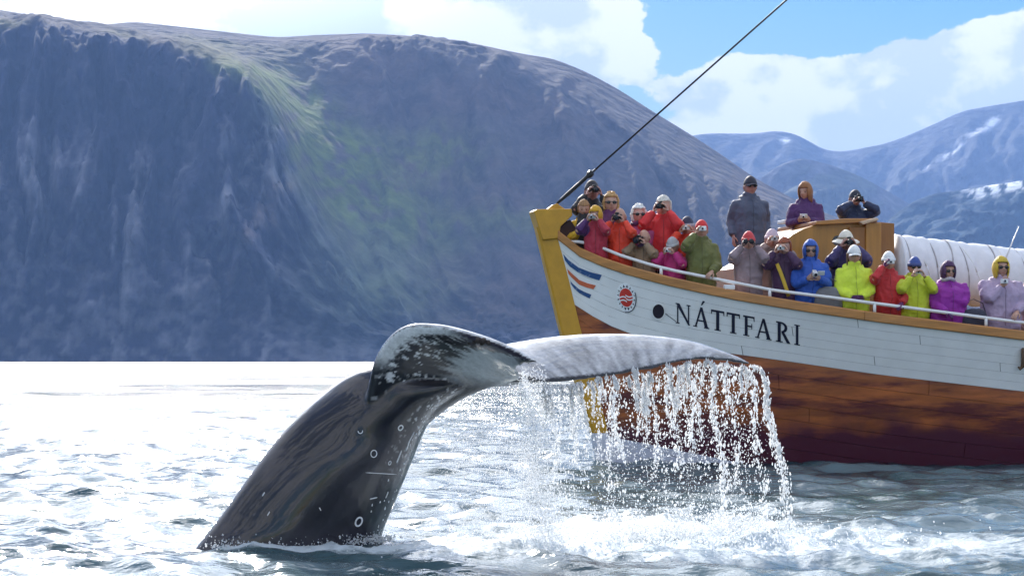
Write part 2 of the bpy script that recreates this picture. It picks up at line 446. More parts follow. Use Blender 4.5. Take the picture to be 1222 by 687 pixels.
SKYL = [(-900, -40), (-300, -20), (-60, 4), (0, 12), (60, 22), (102, 32), (120, 30), (160, 26), (240, 35), (330, 45), (380, 42), (440, 40), (500, 44), (560, 51), (620, 64),
        (660, 70), (700, 86), (740, 108), (780, 134), (820, 158), (860, 184), (900, 212), (940, 234), (975, 250), (1040, 276), (1110, 305), (1200, 350), (1300, 405), (1340, 428), (2200, 436)]
def colour_main(PX, t, py, n, n2):
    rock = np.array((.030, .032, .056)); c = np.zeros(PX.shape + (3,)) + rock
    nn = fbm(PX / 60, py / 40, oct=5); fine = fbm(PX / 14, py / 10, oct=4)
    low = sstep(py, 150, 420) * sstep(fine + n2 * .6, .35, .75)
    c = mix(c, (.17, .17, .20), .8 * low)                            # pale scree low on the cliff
    gul = fbm((PX + (1 - t) * 120) / 26 + 40 * n2 * .05, t * 5, oct=5, gain=.6)
    left = 1 - sstep(PX, 330, 420)
    c = mix(c, (.30, .30, .34), left * sstep(gul + n2 * .5, .52, .78) * sstep(py, 60, 260) * .75)    # scree in the chutes
    c = mix(c, (.018, .018, .03), left * sstep(-n, -.05, .22) * .7)                                   # darker where the face recedes
    c = mix(c, (.20, .19, .22), (1 - left) * sstep(gul, .50, .72) * .45)
    spur = np.exp(-((PX - (322 - (py - 130) * .44) + n2 * 26) / 17) ** 2) * sstep(py, 110, 160) * (1 - sstep(py, 300, 420))
    c = mix(c, (.25, .25, .28), .75 * spur * sstep(fine, .38, .66))
    spur2 = np.exp(-((PX - (348 - (py - 215) * .75) + n2 * 20) / 14) ** 2) * sstep(py, 195, 225) * (1 - sstep(py, 300, 380))
    c = mix(c, (.24, .19, .18), .8 * spur2 * sstep(fine, .3, .6))
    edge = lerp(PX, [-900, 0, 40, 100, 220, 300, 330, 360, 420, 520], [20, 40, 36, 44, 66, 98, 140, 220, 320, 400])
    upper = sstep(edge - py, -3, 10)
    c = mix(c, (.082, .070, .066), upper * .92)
    c = mix(c, (.092, .070, .062), upper * sstep(nn, .45, .6) * sstep(PX, 330, 430) * .8)   # brown gravel flank
    olive = upper * sstep(py - lerp(PX, *zip(*SKYL)), 6, 16) * (1 - sstep(PX, 250, 430)) * sstep(nn, .3, .6)
    c = mix(c, (.10, .10, .035), olive * .85)
    gx = lerp(py, [60, 90, 130, 170, 220, 270, 330], [250, 312, 356, 392, 430, 468, 505])
    green = np.exp(-((PX - gx + (nn - .5) * 40) / lerp(py, [60, 120, 200, 330], [44, 38, 62, 80])) ** 2) * sstep(py, 62, 95) * (1 - sstep(py, 250, 340))
    c = mix(c, (.110, .150, .022), np.clip(green * 1.25, 0, .97) * sstep(fine, .2, .55))
    gr2 = np.exp(-((PX - 520) / 50) ** 2 - ((py - 185) / 30) ** 2) + np.exp(-((PX - 470) / 60) ** 2 - ((py - 350) / 25) ** 2) * .7 + np.exp(-((PX - 600) / 60) ** 2 - ((py - 265) / 18) ** 2) * .6
    c = mix(c, (.12, .15, .03), np.clip(gr2 * 1.2, 0, 1) * .85 * sstep(fine, .25, .6))
    teal = np.exp(-((PX - 440) / 80) ** 2 - ((py - 330) / 70) ** 2)
    c = mix(c, (.115, .15, .09), teal * .8)
    return c
def shear_main(PX, t): return lerp(PX, [-900, 340, 420, 1200], [1, 1, 0, 0]) * (1 - t) * 120 + lerp(PX, [0, 380, 480, 1200], [0, 0, 1, 1]) * (t - .5) * 95
ridge_mesh('mountain', [
    [(-900, 431, 2600), (2200, 431, 2600)],
    [(-900, 220, 2700), (0, 230, 2690), (200, 240, 2690), (300, 265, 2680), (350, 320, 2660), (430, 385, 2640), (520, 412, 2640), (700, 415, 2640), (1300, 428, 2640), (2200, 432, 2640)],
    [(-900, 20, 2850), (0, 38, 2850), (40, 34, 2850), (100, 44, 2850), (220, 66, 2830), (300, 98, 2810), (328, 138, 2780), (355, 205, 2750), (385, 262, 2730), (430, 325, 2710), (500, 380, 2690), (560, 396, 2690), (700, 398, 2690), (1300, 427, 2700), (2200, 433, 2700)],
    [(-900, 5, 3150), (0, 26, 3150), (100, 37, 3150), (220, 52, 3200), (300, 70, 3250), (340, 88, 3280), (380, 122, 3220), (430, 172, 3120), (470, 222, 3020), (500, 268, 2950), (530, 315, 2880), (570, 335, 2830), (640, 320, 2850), (720, 300, 2900), (850, 320, 2900), (1000, 360, 2850), (1300, 425, 2800), (2200, 434, 2800)],
    [(-900, -20, 3500), (0, 17, 3450), (100, 33, 3450), (330, 56, 3480), (440, 62, 3400), (560, 80, 3350), (640, 112, 3300), (720, 160, 3250), (780, 200, 3200), (860, 245, 3150), (1000, 305, 3050), (1300, 420, 2900), (2200, 435, 2900)],
    [(a, b, 3650) for a, b in SKYL]],
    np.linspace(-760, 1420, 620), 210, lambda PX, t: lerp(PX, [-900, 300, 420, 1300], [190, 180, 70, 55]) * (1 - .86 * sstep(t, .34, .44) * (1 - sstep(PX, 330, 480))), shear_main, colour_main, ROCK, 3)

def colour_far(PX, t, py, n, n2):
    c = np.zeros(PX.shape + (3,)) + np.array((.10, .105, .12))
    nn = fbm(PX / 40, py / 30, oct=5); fine = fbm(PX / 7, py / 7, oct=3)
    c = mix(c, (.075, .08, .085), sstep(nn, .45, .6))
    sx = lerp(py, [130, 150, 165, 185, 205], [1203, 1180, 1155, 1132, 1098])
    snow = np.exp(-((PX - sx) / lerp(py, [130, 160, 205], [5, 6, 3])) ** 2) * sstep(py, 128, 140) * (1 - sstep(py, 196, 210)) * sstep(fine, .40, .5)
    snow = np.maximum(snow, np.exp(-((PX - 937) / 5) ** 2 - ((py - 168) / 3) ** 2))
    return mix(c, (.85, .87, .9), np.clip(snow * 1.5, 0, 1))
FARL = [(500, 300), (640, 240), (740, 196), (800, 170), (828, 161), (850, 159), (905, 160), (920, 156), (945, 158), (960, 165), (985, 181), (1010, 181), (1060, 171), (1100, 155), (1150, 132), (1222, 120), (1330, 105), (1500, 130), (1900, 210)]
ridge_mesh('far_mountain', [
    [(400, 431, 6400), (2000, 431, 6400)],
    [(a, 431 - (431 - b) * .45, 7200) for a, b in FARL],
    [(a, b, 8600) for a, b in FARL]],
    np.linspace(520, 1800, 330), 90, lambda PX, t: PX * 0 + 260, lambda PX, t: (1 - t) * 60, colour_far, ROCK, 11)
MIDL = [(760, 330), (850, 270), (905, 215), (930, 196), (955, 188), (990, 196), (1030, 212), (1070, 234), (1110, 258), (1160, 292), (1222, 330), (1400, 420)]
ridge_mesh('middle_mountain', [
    [(400, 431, 5200), (2000, 431, 5200)],
    [(a, 431 - (431 - b) * .5, 5600) for a, b in MIDL],
    [(a, b, 6100) for a, b in MIDL]],
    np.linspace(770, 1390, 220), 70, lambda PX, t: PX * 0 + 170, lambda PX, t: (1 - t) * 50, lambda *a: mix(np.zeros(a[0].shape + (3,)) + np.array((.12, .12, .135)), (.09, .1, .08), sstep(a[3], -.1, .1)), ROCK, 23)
SNL = [(1000, 330), (1060, 262), (1090, 240), (1118, 230), (1135, 229), (1160, 225), (1180, 221), (1205, 218), (1222, 215), (1300, 196), (1450, 180), (1700, 300)]
def colour_snow(PX, t, py, n, n2):
    c = np.zeros(PX.shape + (3,)) + np.array((.03, .06, .085)); fine = fbm(PX / 9, py / 6, oct=4)
    return mix(c, (.85, .87, .9), sstep(t, .90, .97) * sstep(fine, .50, .58) * sstep(PX, 1130, 1175))
ridge_mesh('snowy_mountain', [
    [(400, 431, 4200), (2000, 431, 4200)],
    [(a, 431 - (431 - b) * .55, 4500) for a, b in SNL],
    [(a, b, 4900) for a, b in SNL]],
    np.linspace(1010, 1660, 260), 70, lambda PX, t: PX * 0 + 110, lambda PX, t: (1 - t) * 40, colour_snow, ROCK, 31)

def build_haze():
    v, f = box((0, 5200, 755), 19000, 13600, 1530)
    v[:, 2] = np.where(v[:, 2] < 100, -6, 1520)
    m = bpy.data.materials.new('haze_air'); m.use_nodes = True; N = m.node_tree.nodes; N.clear()
    out = N.new('ShaderNodeOutputMaterial'); p = N.new('ShaderNodeVolumePrincipled')
    p.inputs['Color'].default_value = (.30, .50, .97, 1); p.inputs['Density'].default_value = 0.90e-4
    p.inputs['Anisotropy'].default_value = 0.0
    m.node_tree.links.new(p.outputs[0], out.inputs['Volume'])
    o = mesh_obj('haze', v, f, m, smooth=False); tag(o, kind='stuff')
build_haze()

# ------------------------------------------------------------------ the boat
TH = R(14)
AX = np.array((math.cos(TH), math.sin(TH), 0)); PT = np.array((math.sin(TH), -math.cos(TH), 0)); UP = np.array((0, 0, 1.))
OB = P(712, 551, 28.3); OB[2] = 0
def Bp(s, b, z):
    s, b, z = np.broadcast_arrays(*(np.asarray(q, float) for q in (s, b, z)))
    return OB + s[..., None] * AX + b[..., None] * PT + z[..., None] * UP
def Pb(px, py, b):
    """the point of the boat plane at port offset b that lies on the sight line of (px, py)"""
    k = (px - CX) / F
    s = (k * (OB[1] + b * PT[1]) - (OB[0] + b * PT[0])) / (AX[0] - k * AX[1])
    q = OB + s * AX + b * PT
    return np.array((q[0], q[1], EYE + (HY - py) / F * q[1])), s

STZ = [-1.3, -.9, -.4, 0, .41, 1.91, 3.4, 3.9]; STS = [.75, .38, .1, 0, -.08, -.56, -.93, -1.05]
def s_stem(z): return lerp(z, STZ, STS)
LEN = 18.0
def breadth(t, bm, tl, p):
    t = np.asarray(t, float)
    f = 1 - np.clip(1 - t / tl, 0, 1) ** p
    a = 1 - np.clip((t - 10.5) / (LEN - 10.5), 0, 1) ** 2.3
    return .10 + bm * f * a
SHEER = ([600, 663, 676, 690, 710, 730, 765, 800, 870, 940, 1050, 1222, 1400, 1650, 1900, 2300], [268, 283, 296, 305, 314, 322, 332, 341, 356, 368, 384, 405, 420, 428, 425, 405])
BORD = ([600, 685, 700, 720, 745, 785, 830, 930, 1050, 1222, 1400, 1650, 1900, 2300], [330, 363, 373, 385, 396, 407, 416, 429.5, 447, 467, 480, 487, 486, 472])
NT = 90
TT = np.linspace(0, 1, NT) ** 1.35 * LEN
def line_from_image(curve, s0, bm, tl, p):
    s = s0 + .26 + TT * (LEN - .26 - s0 + 0) / LEN
    b = breadth(TT, bm, tl, p)
    q = Bp(s, b, 0 * s)
    z = EYE + (HY - lerp(CX + F * q[:, 0] / q[:, 1], *curve)) / F * q[:, 1]
    return np.stack([s, b, z], 1)
L0 = line_from_image(SHEER, -.90, 2.2, 7.2, 2.2)
L1 = line_from_image(BORD, -.64, 2.0, 7.6, 2.05)
L2 = L1.copy(); L2[:, 2] = L1[:, 2] - 2.75; L2[:, 1] = breadth(TT, 1.15, 8.5, 1.5)
L2[:, 0] = np.where(True, L2[:, 0] + np.exp(-TT / 2.5) * (s_stem(L2[0, 2]) + .26 - L2[0, 0]), 0)
def hull(v, t, off=0.0, side=1):
    """v 0..1 sheer to the lower edge of the white, 1..2 down to the turn of the bilge"""
    v = np.asarray(v, float); t = np.asarray(t, float); v, t = np.broadcast_arrays(v, t)
    def at(Ln): return np.stack([np.interp(t, TT, Ln[:, i]) for i in range(3)], -1)
    a, b, c = at(L0), at(L1), at(L2)
    w1 = np.clip(v, 0, 1)[..., None]; w2 = np.clip(v - 1, 0, 1)[..., None]
    q = a + (b - a) * w1
    d = (c - b); e = np.concatenate([d[..., :1] * w2, d[..., 1:2] * w2 ** 1.35, d[..., 2:] * w2], -1)
    q = q + e
    q[..., 1] = (q[..., 1] + off) * side
    return Bp(q[..., 0], q[..., 1], q[..., 2])
def sheer_at(s):
    return np.interp(s, L0[:, 0], L0[:, 1]), np.interp(s, L0[:, 0], L0[:, 2])

boat = empty('wooden_whale_watching_boat', tuple(Bp(8, 0, 0)))
tag(boat, 'white and varnished wooden boat with yellow stem post and dark lettering', 'boat')
WHITE = mat('white_hull_paint', (.86, .855, .845), rough=.35, var=.05, nscale=3, bump=.002, bscale=14, dark=((.60, .60, .60), 2.2, .66))
def wood_material():
    m = mat('varnished_hull_wood', (.36, .105, .030), rough=.33, var=.5, nscale=1.1, stretch=(.8, .8, 5), bump=.003, bscale=20, dark=((.12, .022, .022), .9, .47), coat=.25)
    # boot stripe and wet bottom paint: bands of real paint, set by height above the keel and distance from the stem
    nt = m.node_tree; N = nt.nodes; L = nt.links; b = N['Principled BSDF']
    src = b.inputs['Base Color'].links[0].from_socket
    tc = N.new('ShaderNodeTexCoord'); sp = N.new('ShaderNodeSeparateXYZ'); L.new(tc.outputs['Object'], sp.inputs[0])
    nz = N.new('ShaderNodeTexNoise'); nz.inputs['Scale'].default_value = 1.6; nz.inputs['Detail'].default_value = 6; L.new(tc.outputs['Object'], nz.inputs[0])
    def mth(op, *a):
        q = N.new('ShaderNodeMath'); q.operation = op
        for i, x in enumerate(a):
            if isinstance(x, (int, float)): q.inputs[i].default_value = x
            else: L.new(x, q.inputs[i])
        return q.outputs[0]
    x = mth('ADD', sp.outputs['X'], 8 * math.cos(TH))      # world metres aft of the stem
    h = mth('ADD', sp.outputs['Z'], mth('MULTIPLY', x, .20))
    def band(val, a, c):
        r = N.new('ShaderNodeMapRange'); L.new(val, r.inputs['Value']); r.inputs['From Min'].default_value = a; r.inputs['From Max'].default_value = c
        return r.outputs[0]
    def mx(f, c):
        nonlocal src
        k = N.new('ShaderNodeMix'); k.data_type = 'RGBA'; L.new(f, k.inputs['Factor']); L.new(src, k.inputs[6]); k.inputs[7].default_value = (*c, 1); src = k.outputs[2]
    hn = mth('ADD', sp.outputs['Z'], mth('MULTIPLY', mth('SUBTRACT', nz.outputs['Fac'], .5), 1.0))
    mx(band(hn, .70, .38), (.085, .016, .034))                 # wine red bottom paint
    mx(band(h, .425, .415), (.62, .62, .72))                    # pale boot stripe
    mx(band(h, .012, .002), (.05, .018, .02))                   # bottom paint below it
    L.new(src, b.inputs['Base Color'])
    return m
WOOD = wood_material()
YEL = mat('yellow_ochre_paint', (.56, .29, .018), rough=.45, var=.12, nscale=5, bump=.002, bscale=25)
CAPW = mat('oiled_cap_wood', (.42, .18, .042), rough=.38, var=.3, nscale=2, stretch=(1, 1, 8), coat=.15, bump=.001, bscale=40)
DARKIN = mat('maroon_inside', (.045, .014, .012), rough=.6)
DECKM = mat('deck_wood', (.22, .13, .07), rough=.7, var=.3, stretch=(1, 8, 1))
TUBEW = mat('white_rail_paint', (.80, .80, .80), rough=.3, var=.04)
BLACKM = mat('black_metal', (.02, .02, .022), rough=.35, metal=.4)
NAVYP = mat('navy_paint', (.012, .012, .035), rough=.4, var=.1)

def grid_faces(nr, nc, flip=False):
    a = np.arange(nr * nc).reshape(nr, nc)
    f = np.stack([a[:-1, :-1], a[1:, :-1], a[1:, 1:], a[:-1, 1:]], -1).reshape(-1, 4)
    return f[:, ::-1] if flip else f

def build_hull():
    # closed inner shell of both sides, set 2 cm inside the planks
    vv = np.linspace(0, 2, 25); Vg, Tg = np.meshgrid(vv, TT, indexing='ij')
    parts = []; n = 0; fs = []
    pv = hull(Vg, Tg, -.02, 1).reshape(-1, 3); fs.append(grid_faces(25, NT)); parts.append(pv)
    hull_o = mesh_obj('hull', np.vstack(parts), np.vstack(fs), DARKIN, boat)
    # keel bottom that closes the shell below the water
    bt = np.stack([hull(2, TT, -.02, 1), hull(2, TT, -.02, -1)], 0)
    ko = mesh_obj('bottom', bt.reshape(-1, 3), grid_faces(2, NT), DARKIN, boat)
    # far side as one planked skin
    for a, c, nm, mm in ((0, 1, 'starboard_topside', WHITE), (1, 2, 'starboard_bilge', WOOD)):
        v2 = np.linspace(a, c, 12); A, B_ = np.meshgrid(v2, TT, indexing='ij')
        mesh_obj(nm, hull(A, B_, 0, -1).reshape(-1, 3), grid_faces(12, NT, True), mm, boat)
    def plank(v0, v1, t0, t1, mm, name='plank', proud=.014, rec=-.012):
        nt_ = max(4, int((t1 - t0) / .22)); ts = np.linspace(t0, t1, nt_)
        dv = (v1 - v0); e = .035 * dv
        prof = [(v0 + .006 * dv, rec), (v0 + .014 * dv, proud), (v0 + .33 * dv, proud), (v0 + .67 * dv, proud), (v1 - .014 * dv, proud), (v1 - .006 * dv, rec)]
        rows = [hull(np.full(nt_, v), ts, o) for v, o in prof]
        V = np.array(rows); nr = len(prof)
        f = list(map(tuple, grid_faces(nr, nt_)))
        f.append(tuple(i * nt_ for i in range(nr))); f.append(tuple(i * nt_ + nt_ - 1 for i in range(nr))[::-1])
        po = mesh_obj(name, V.reshape(-1, 3), f, mm, hull_o); po.data.set_sharp_from_angle(angle=R(25)); return po
    rr = random.Random(5)
    def strakes(edges, mm, name, rec=.004):
        for k in range(len(edges) - 1):
            cuts = [0.0]; t = rr.uniform(2.2, 4.8)
            while t < LEN - 1.5: cuts.append(t); t += rr.uniform(2.6, 4.6)
            cuts.append(LEN)
            for a, c in zip(cuts[:-1], cuts[1:]):
                plank(edges[k], edges[k + 1], a + (.004 if a else 0), c - .004, mm, name, .014 + rr.uniform(-.001, .001), rec)
    strakes(np.linspace(0, 1, 7), WHITE, 'plank', .010)
    strakes(1 + np.linspace(0, 1, 14), WOOD, 'plank')
    # thin pale seam moulding at the edge between white and wood
    # cap rail, in lengths
    for side in (1, -1):
        cuts = [.0, 3.9, 7.9, 11.9, 15.5, LEN]
        for a, c in zip(cuts[:-1], cuts[1:]):
            ts = np.linspace(a + .003, c - .003, max(6, int((c - a) / .25)))
            s = np.interp(ts, TT, L0[:, 0]); b = np.interp(ts, TT, L0[:, 1]); z = np.interp(ts, TT, L0[:, 2])
            rings = []
            for db, dz in ((.045, -.012), (.055, .0), (.055, .105), (.04, .125), (-.13, .125), (-.14, .115), (-.14, -.012)):
                rings.append(Bp(s, np.maximum(b + db, .0) * side, z + dz))
            V = np.stack(rings, 1)
            v, f = loft(list(V), True)
            mesh_obj('cap_rail', v, f, CAPW, boat, smooth=False)
    # deck
    ts = np.linspace(.35, LEN - .3, 60); s = np.interp(ts, TT, L0[:, 0]); b = np.interp(ts, TT, L0[:, 1]); z = np.interp(ts, TT, L0[:, 2]) - .65
    hgt = np.interp(ts, TT, L0[:, 2] - L1[:, 2]); vd = .65 / hgt
    V = np.stack([hull(vd, ts, -.05), hull(vd, ts, -.05, -1)], 0).reshape(-1, 3)
    mesh_obj('deck', V, grid_faces(2, 60), DECKM, boat, smooth=False)
    # bulwark lining
    for side in (1, -1):
        V = np.stack([hull(vd * k, ts, -.06, side) for k in (0, .25, .5, .75, 1)], 0).reshape(-1, 3)
        mesh_obj('bulwark_lining', V, grid_faces(5, 60, side > 0), DARKIN, boat)
    # stem post
    def post(z0, z1, n):
      rings = []
      for q in np.linspace(z0, z1, n):
        a0 = s_stem(q); w = .09
        rings.append([Bp(a0, -w * .75, q), Bp(a0, w * .75, q), Bp(a0 + .03, w, q), Bp(a0 + .29, w + .035, q), Bp(a0 + .29, -w - .035, q), Bp(a0 + .03, -w, q)])
      return loft(rings)
    stem = mesh_obj('stem_post', *post(.43, 3.45, 18), YEL, boat, smooth=False)
    mesh_obj('stem_foot', *post(-1.2, .43, 10), mat('pale_boot_paint', (.62, .62, .70), rough=.4, var=.12, nscale=4), boat, smooth=False)
    # stem head: gusset that widens inboard with a flat top
    def prism(pts, half, name, m, parent, bev=.012, b0=0):
        q = [Pb(x, y, b0)[0] for x, y in pts]; n = len(q)
        v = [a + PT * half for a in q] + [a - PT * half for a in q]
        f = [tuple(range(n)), tuple(range(2 * n - 1, n - 1, -1))] + [(i, n + i, n + (i + 1) % n, (i + 1) % n) for i in range(n)]
        return bevel_mesh(mesh_obj(name, v, [w[::-1] for w in f], m, parent, smooth=False), bev)
    prism([(634, 253), (638, 250.5), (679, 250), (680, 258), (666, 271), (664, 285), (645, 287)], .15, 'stem_head', YEL, boat)
    prism([(652, 250), (659, 244.5), (664, 243), (671, 248), (674, 250)], .05, 'stay_plate', YEL, stem, .006)
    # maroon knee under the head
    prism([(666, 272), (679, 262), (692, 280), (690, 303), (668, 284)], .06, 'breast_hook', DARKIN, boat, .01)
    return hull_o, prism
hull_o, prism = build_hull()

# reference skin for paint on the hull
_V, _T = np.meshgrid(np.linspace(0, 1.2, 60), np.linspace(0, 12, 400), indexing='ij')
_q = hull(_V, _T, .0175).reshape(-1, 3)
BVH = BVHTree.FromPolygons([tuple(a) for a in _q], [tuple(int(i) for i in f) for f in grid_faces(60, 400)])
_e0 = hull(np.linspace(0, 1.2, 30), 0.02, .0175); EDGE = (list(HY - F * (_e0[:, 2] - EYE) / _e0[:, 1]), list(CX + F * _e0[:, 0] / _e0[:, 1]))
def on_hull(px, py, off=0.0):
    px = max(px, np.interp(py, *EDGE) + 1.0)
    d = Vector(((px - CX) / F, 1, (HY - py) / F)).normalized()
    hit = BVH.ray_cast(Vector((0, 0, EYE)), d)
    if hit[0] is None: hit = BVH.find_nearest(Vector(P(px, py, 27.5)))
    return np.array(hit[0]) + PT * off
def paint(polys, name, m, parent, off=.003):
    g = G()
    for k, poly in enumerate(polys):
        p = np.array(poly, float)
        # subdivide edges so that the paint follows the curve of the hull
        q = []
        for i in range(len(p)):
            a, b = p[i], p[(i + 1) % len(p)]; n = max(1, int(np.hypot(*(b - a)) / 4))
            q += [a + (b - a) * j / n for j in range(n)]
        v = [on_hull(x, y, off + .0004 * k) for x, y in q]
        g.add(v, [tuple(range(len(v)))[::-1]])
    o = mesh_obj(name, g.V(), g.f, m, parent, smooth=False)
    bm = bmesh.new(); bm.from_mesh(o.data); bmesh.ops.triangulate(bm, faces=bm.faces); bm.to_mesh(o.data); bm.free()
    return o

def build_lettering():
    base = lambda px: 385.4 + (px - 806.5) * (411.6 - 385.4) / (951 - 806.5)
    H = 24.2
    def place(polys, x0, w):
        return [[(x0 + a * w, base(x0 + a * w) - b * H) for a, b in poly] for poly in polys]
    sf = lambda x, y, w=.2, h=.055: [(x - w, y), (x + w, y), (x + w, y + h), (x - w, y + h)]
    Np = [[(.10, 0), (.19, 0), (.19, 1), (.10, 1)], [(.02, 1), (.26, 1), (.98, 0), (.84, 0)], [(.82, .1), (.91, 0), (.91, 1), (.82, 1)], sf(.14, 0, .13), sf(.86, .945, .13), sf(.10, .945, .1)]
    Ap = [[(.10, 0), (.20, 0), (.53, .9), (.45, 1)], [(.44, 1), (.58, 1), (.95, 0), (.73, 0)], [(.25, .30), (.70, .30), (.68, .37), (.28, .37)], sf(.13, 0, .13), sf(.84, 0, .16)]
    Tp = [[(.38, 0), (.62, 0), (.62, 1), (.38, 1)], [(.02, .90), (.98, .90), (.98, 1), (.02, 1)], [(.0, .78), (.06, .78), (.10, 1), (.0, 1)], [(1, .78), (.94, .78), (.90, 1), (1, 1)], sf(.5, 0, .24)]
    Fp = [[(.18, 0), (.42, 0), (.42, 1), (.18, 1)], [(.05, .91), (.95, .91), (.95, 1), (.05, 1)], [(.98, .76), (.92, .76), (.86, 1), (.98, 1)], [(.40, .46), (.76, .46), (.76, .54), (.40, .54)], [(.72, .36), (.78, .36), (.78, .64), (.72, .64)], sf(.30, 0, .25)]
    arc = lambda r, c, a0, a1, n=9: [(c[0] + r[0] * math.cos(a0 + (a1 - a0) * i / n), c[1] + r[1] * math.sin(a0 + (a1 - a0) * i / n)) for i in range(n + 1)]
    bowl_o = arc((.42, .265), (.40, .735), math.pi / 2, -math.pi / 2); bowl_i = arc((.22, .175), (.40, .735), -math.pi / 2, math.pi / 2)
    Rp = [[(.14, 0), (.36, 0), (.36, 1), (.14, 1)]] + [[bowl_o[i], bowl_o[i + 1], bowl_i[8 - i], bowl_i[9 - i]] for i in range(9)] + [[(.40, .47), (.60, .50), (.98, .06), (1.02, 0), (.78, 0)], [(.02, .93), (.4, .93), (.4, 1), (.02, 1)], [(.3, .91), (.42, .91), (.42, 1), (.3, 1)], sf(.25, 0, .24)]
    Ip = [[(.28, 0), (.72, 0), (.72, 1), (.28, 1)], sf(.5, 0, .48), sf(.5, .945, .48)]
    acc = [[(.47, 1.10), (.56, 1.11), (.74, 1.32), (.60, 1.34)]]
    for polys, x0, w in ((Np, 806, 18), (Ap + acc, 827, 19.2), (Tp, 848.4, 15.8), (Tp, 867, 15.8), (Fp, 886, 14.6), (Ap, 901, 19.6), (Rp, 925.5, 17), (Ip, 947.6, 7)):
        paint(place(polys, x0, w), 'letter', NAVYP, boat, .004)
    blue = mat('blue_stripe_paint', (.030, .085, .24), rough=.4, dark=((.35, .40, .50), 9, .60)); org = mat('red_orange_stripe_paint', (.62, .14, .06), rough=.4, dark=((.75, .40, .3), 9, .62))
    def band(top, bot, m):
        polys = [[top[i], top[i + 1], bot[i + 1], bot[i]] for i in range(len(top) - 1)]
        paint(polys, 'stripe', m, boat, .004)
    band([(669, 299.5), (678, 310), (690, 319), (704, 324.5), (718, 328)], [(671, 307), (680, 318), (690, 325), (702, 330.5), (715, 334.5)], blue)
    band([(673, 317), (681, 325), (691, 334), (701, 338), (711, 340.5)], [(674.5, 322), (682, 331), (691, 339.5), (700, 343), (708, 345)], org)
    band([(677.5, 332), (684, 339), (691, 345), (698, 348.5), (705.5, 351.5)], [(679.5, 339), (685, 344), (691, 349.5), (697, 352.8), (703.5, 356)], blue)
    # round emblem: white disc, red sun with wavy white bands, black rays
    red = mat('red_emblem_paint', (.62, .045, .03), rough=.4); wp = mat('white_emblem_paint', (.85, .86, .87), rough=.35)
    cx, cy = 747, 355; tilt = .18
    ell = lambda rx, ry, a0=0, a1=2 * math.pi, n=26: [(cx + rx * math.cos(a0 + (a1 - a0) * i / n), cy + ry * math.sin(a0 + (a1 - a0) * i / n) + tilt * rx * math.cos(a0 + (a1 - a0) * i / n)) for i in range(n + 1)]
    em = paint([ell(12.2, 17.5)[:-1]], 'emblem', wp, boat, .004)
    paint([ell(8.0, 11.0)[:-1]], 'emblem_sun', red, em, .006)
    def pt(a, b): return (cx + a * 8, cy + b * 11 + tilt * a * 8)
    waves = []
    for b0, x0, x1 in ((-.28, -.1, 1.15), (.05, .0, 1.15), (-.02, -1.15, -.05), (.34, -1.15, .1)):
        xs = np.linspace(x0, x1, 7)
        top = [pt(a, b0 + .10 * math.sin(a * 4)) for a in xs]; bot = [pt(a, b0 + .14 + .10 * math.sin(a * 4)) for a in xs]
        waves += [[top[i], top[i + 1], bot[i + 1], bot[i]] for i in range(6)]
    paint(waves, 'emblem_wave', wp, em, .0085)
    rays = []
    for k in range(16):
        a = 2 * math.pi * k / 16 + .1
        if k in (3, 4, 11, 12): wd = .16
        else: wd = .085
        r0, r1 = 1.12, 1.42
        rays.append([pt(r0 * math.cos(a - wd), r0 * math.sin(a - wd)), pt(r1 * math.cos(a), r1 * math.sin(a)), pt(r0 * math.cos(a + wd), r0 * math.sin(a + wd))])
    rim = [[ell(12.3, 17.6, -.5, 1.7, 20)[i], ell(12.3, 17.6, -.5, 1.7, 20)[i + 1], ell(11.3, 16.8, -.5, 1.7, 20)[i + 1], ell(11.3, 16.8, -.5, 1.7, 20)[i]] for i in range(20)]
    for ray in rays: paint([ray], 'emblem_ray', NAVYP, em, .0085)
    paint(rim, 'emblem_rim', NAVYP, em, .0085)
    # hawse hole
    hc = (785.3, 371.5)
    e2 = lambda rx, ry, dx=0, dy=0, n=24: [(hc[0] + dx + rx * math.cos(6.2832 * i / n), hc[1] + dy + ry * math.sin(6.2832 * i / n)) for i in range(n)]
    ctr = on_hull(*hc); ring = [on_hull(*p) for p in e2(6.9, 8.6)]
    rim_o = [on_hull(*p, .012) for p in e2(8.3, 10.0, .3, .5)]; rim_i = [on_hull(*p, .016) for p in e2(6.9, 8.6)]
    inner = [p - PT * .10 for p in rim_i]
    n = 24; v = rim_o + rim_i; f = [(i, n + i, n + (i + 1) % n, (i + 1) % n) for i in range(n)]
    hh = mesh_obj('hawse_hole', [on_hull(*p, .0085) for p in e2(7.2, 8.9)], [tuple(range(24))[::-1]], mat('hawse_dark', (.012, .006, .018), rough=.7), boat, smooth=False)
    mesh_obj('rim', v, f, WHITE, hh)
    # scratch marks beside it
    paint([[(793, 374), (793.8, 373.5), (807, 383.2), (806.4, 383.8)]], 'scratch', mat('grime', (.12, .12, .13)), boat, .004)
build_lettering()

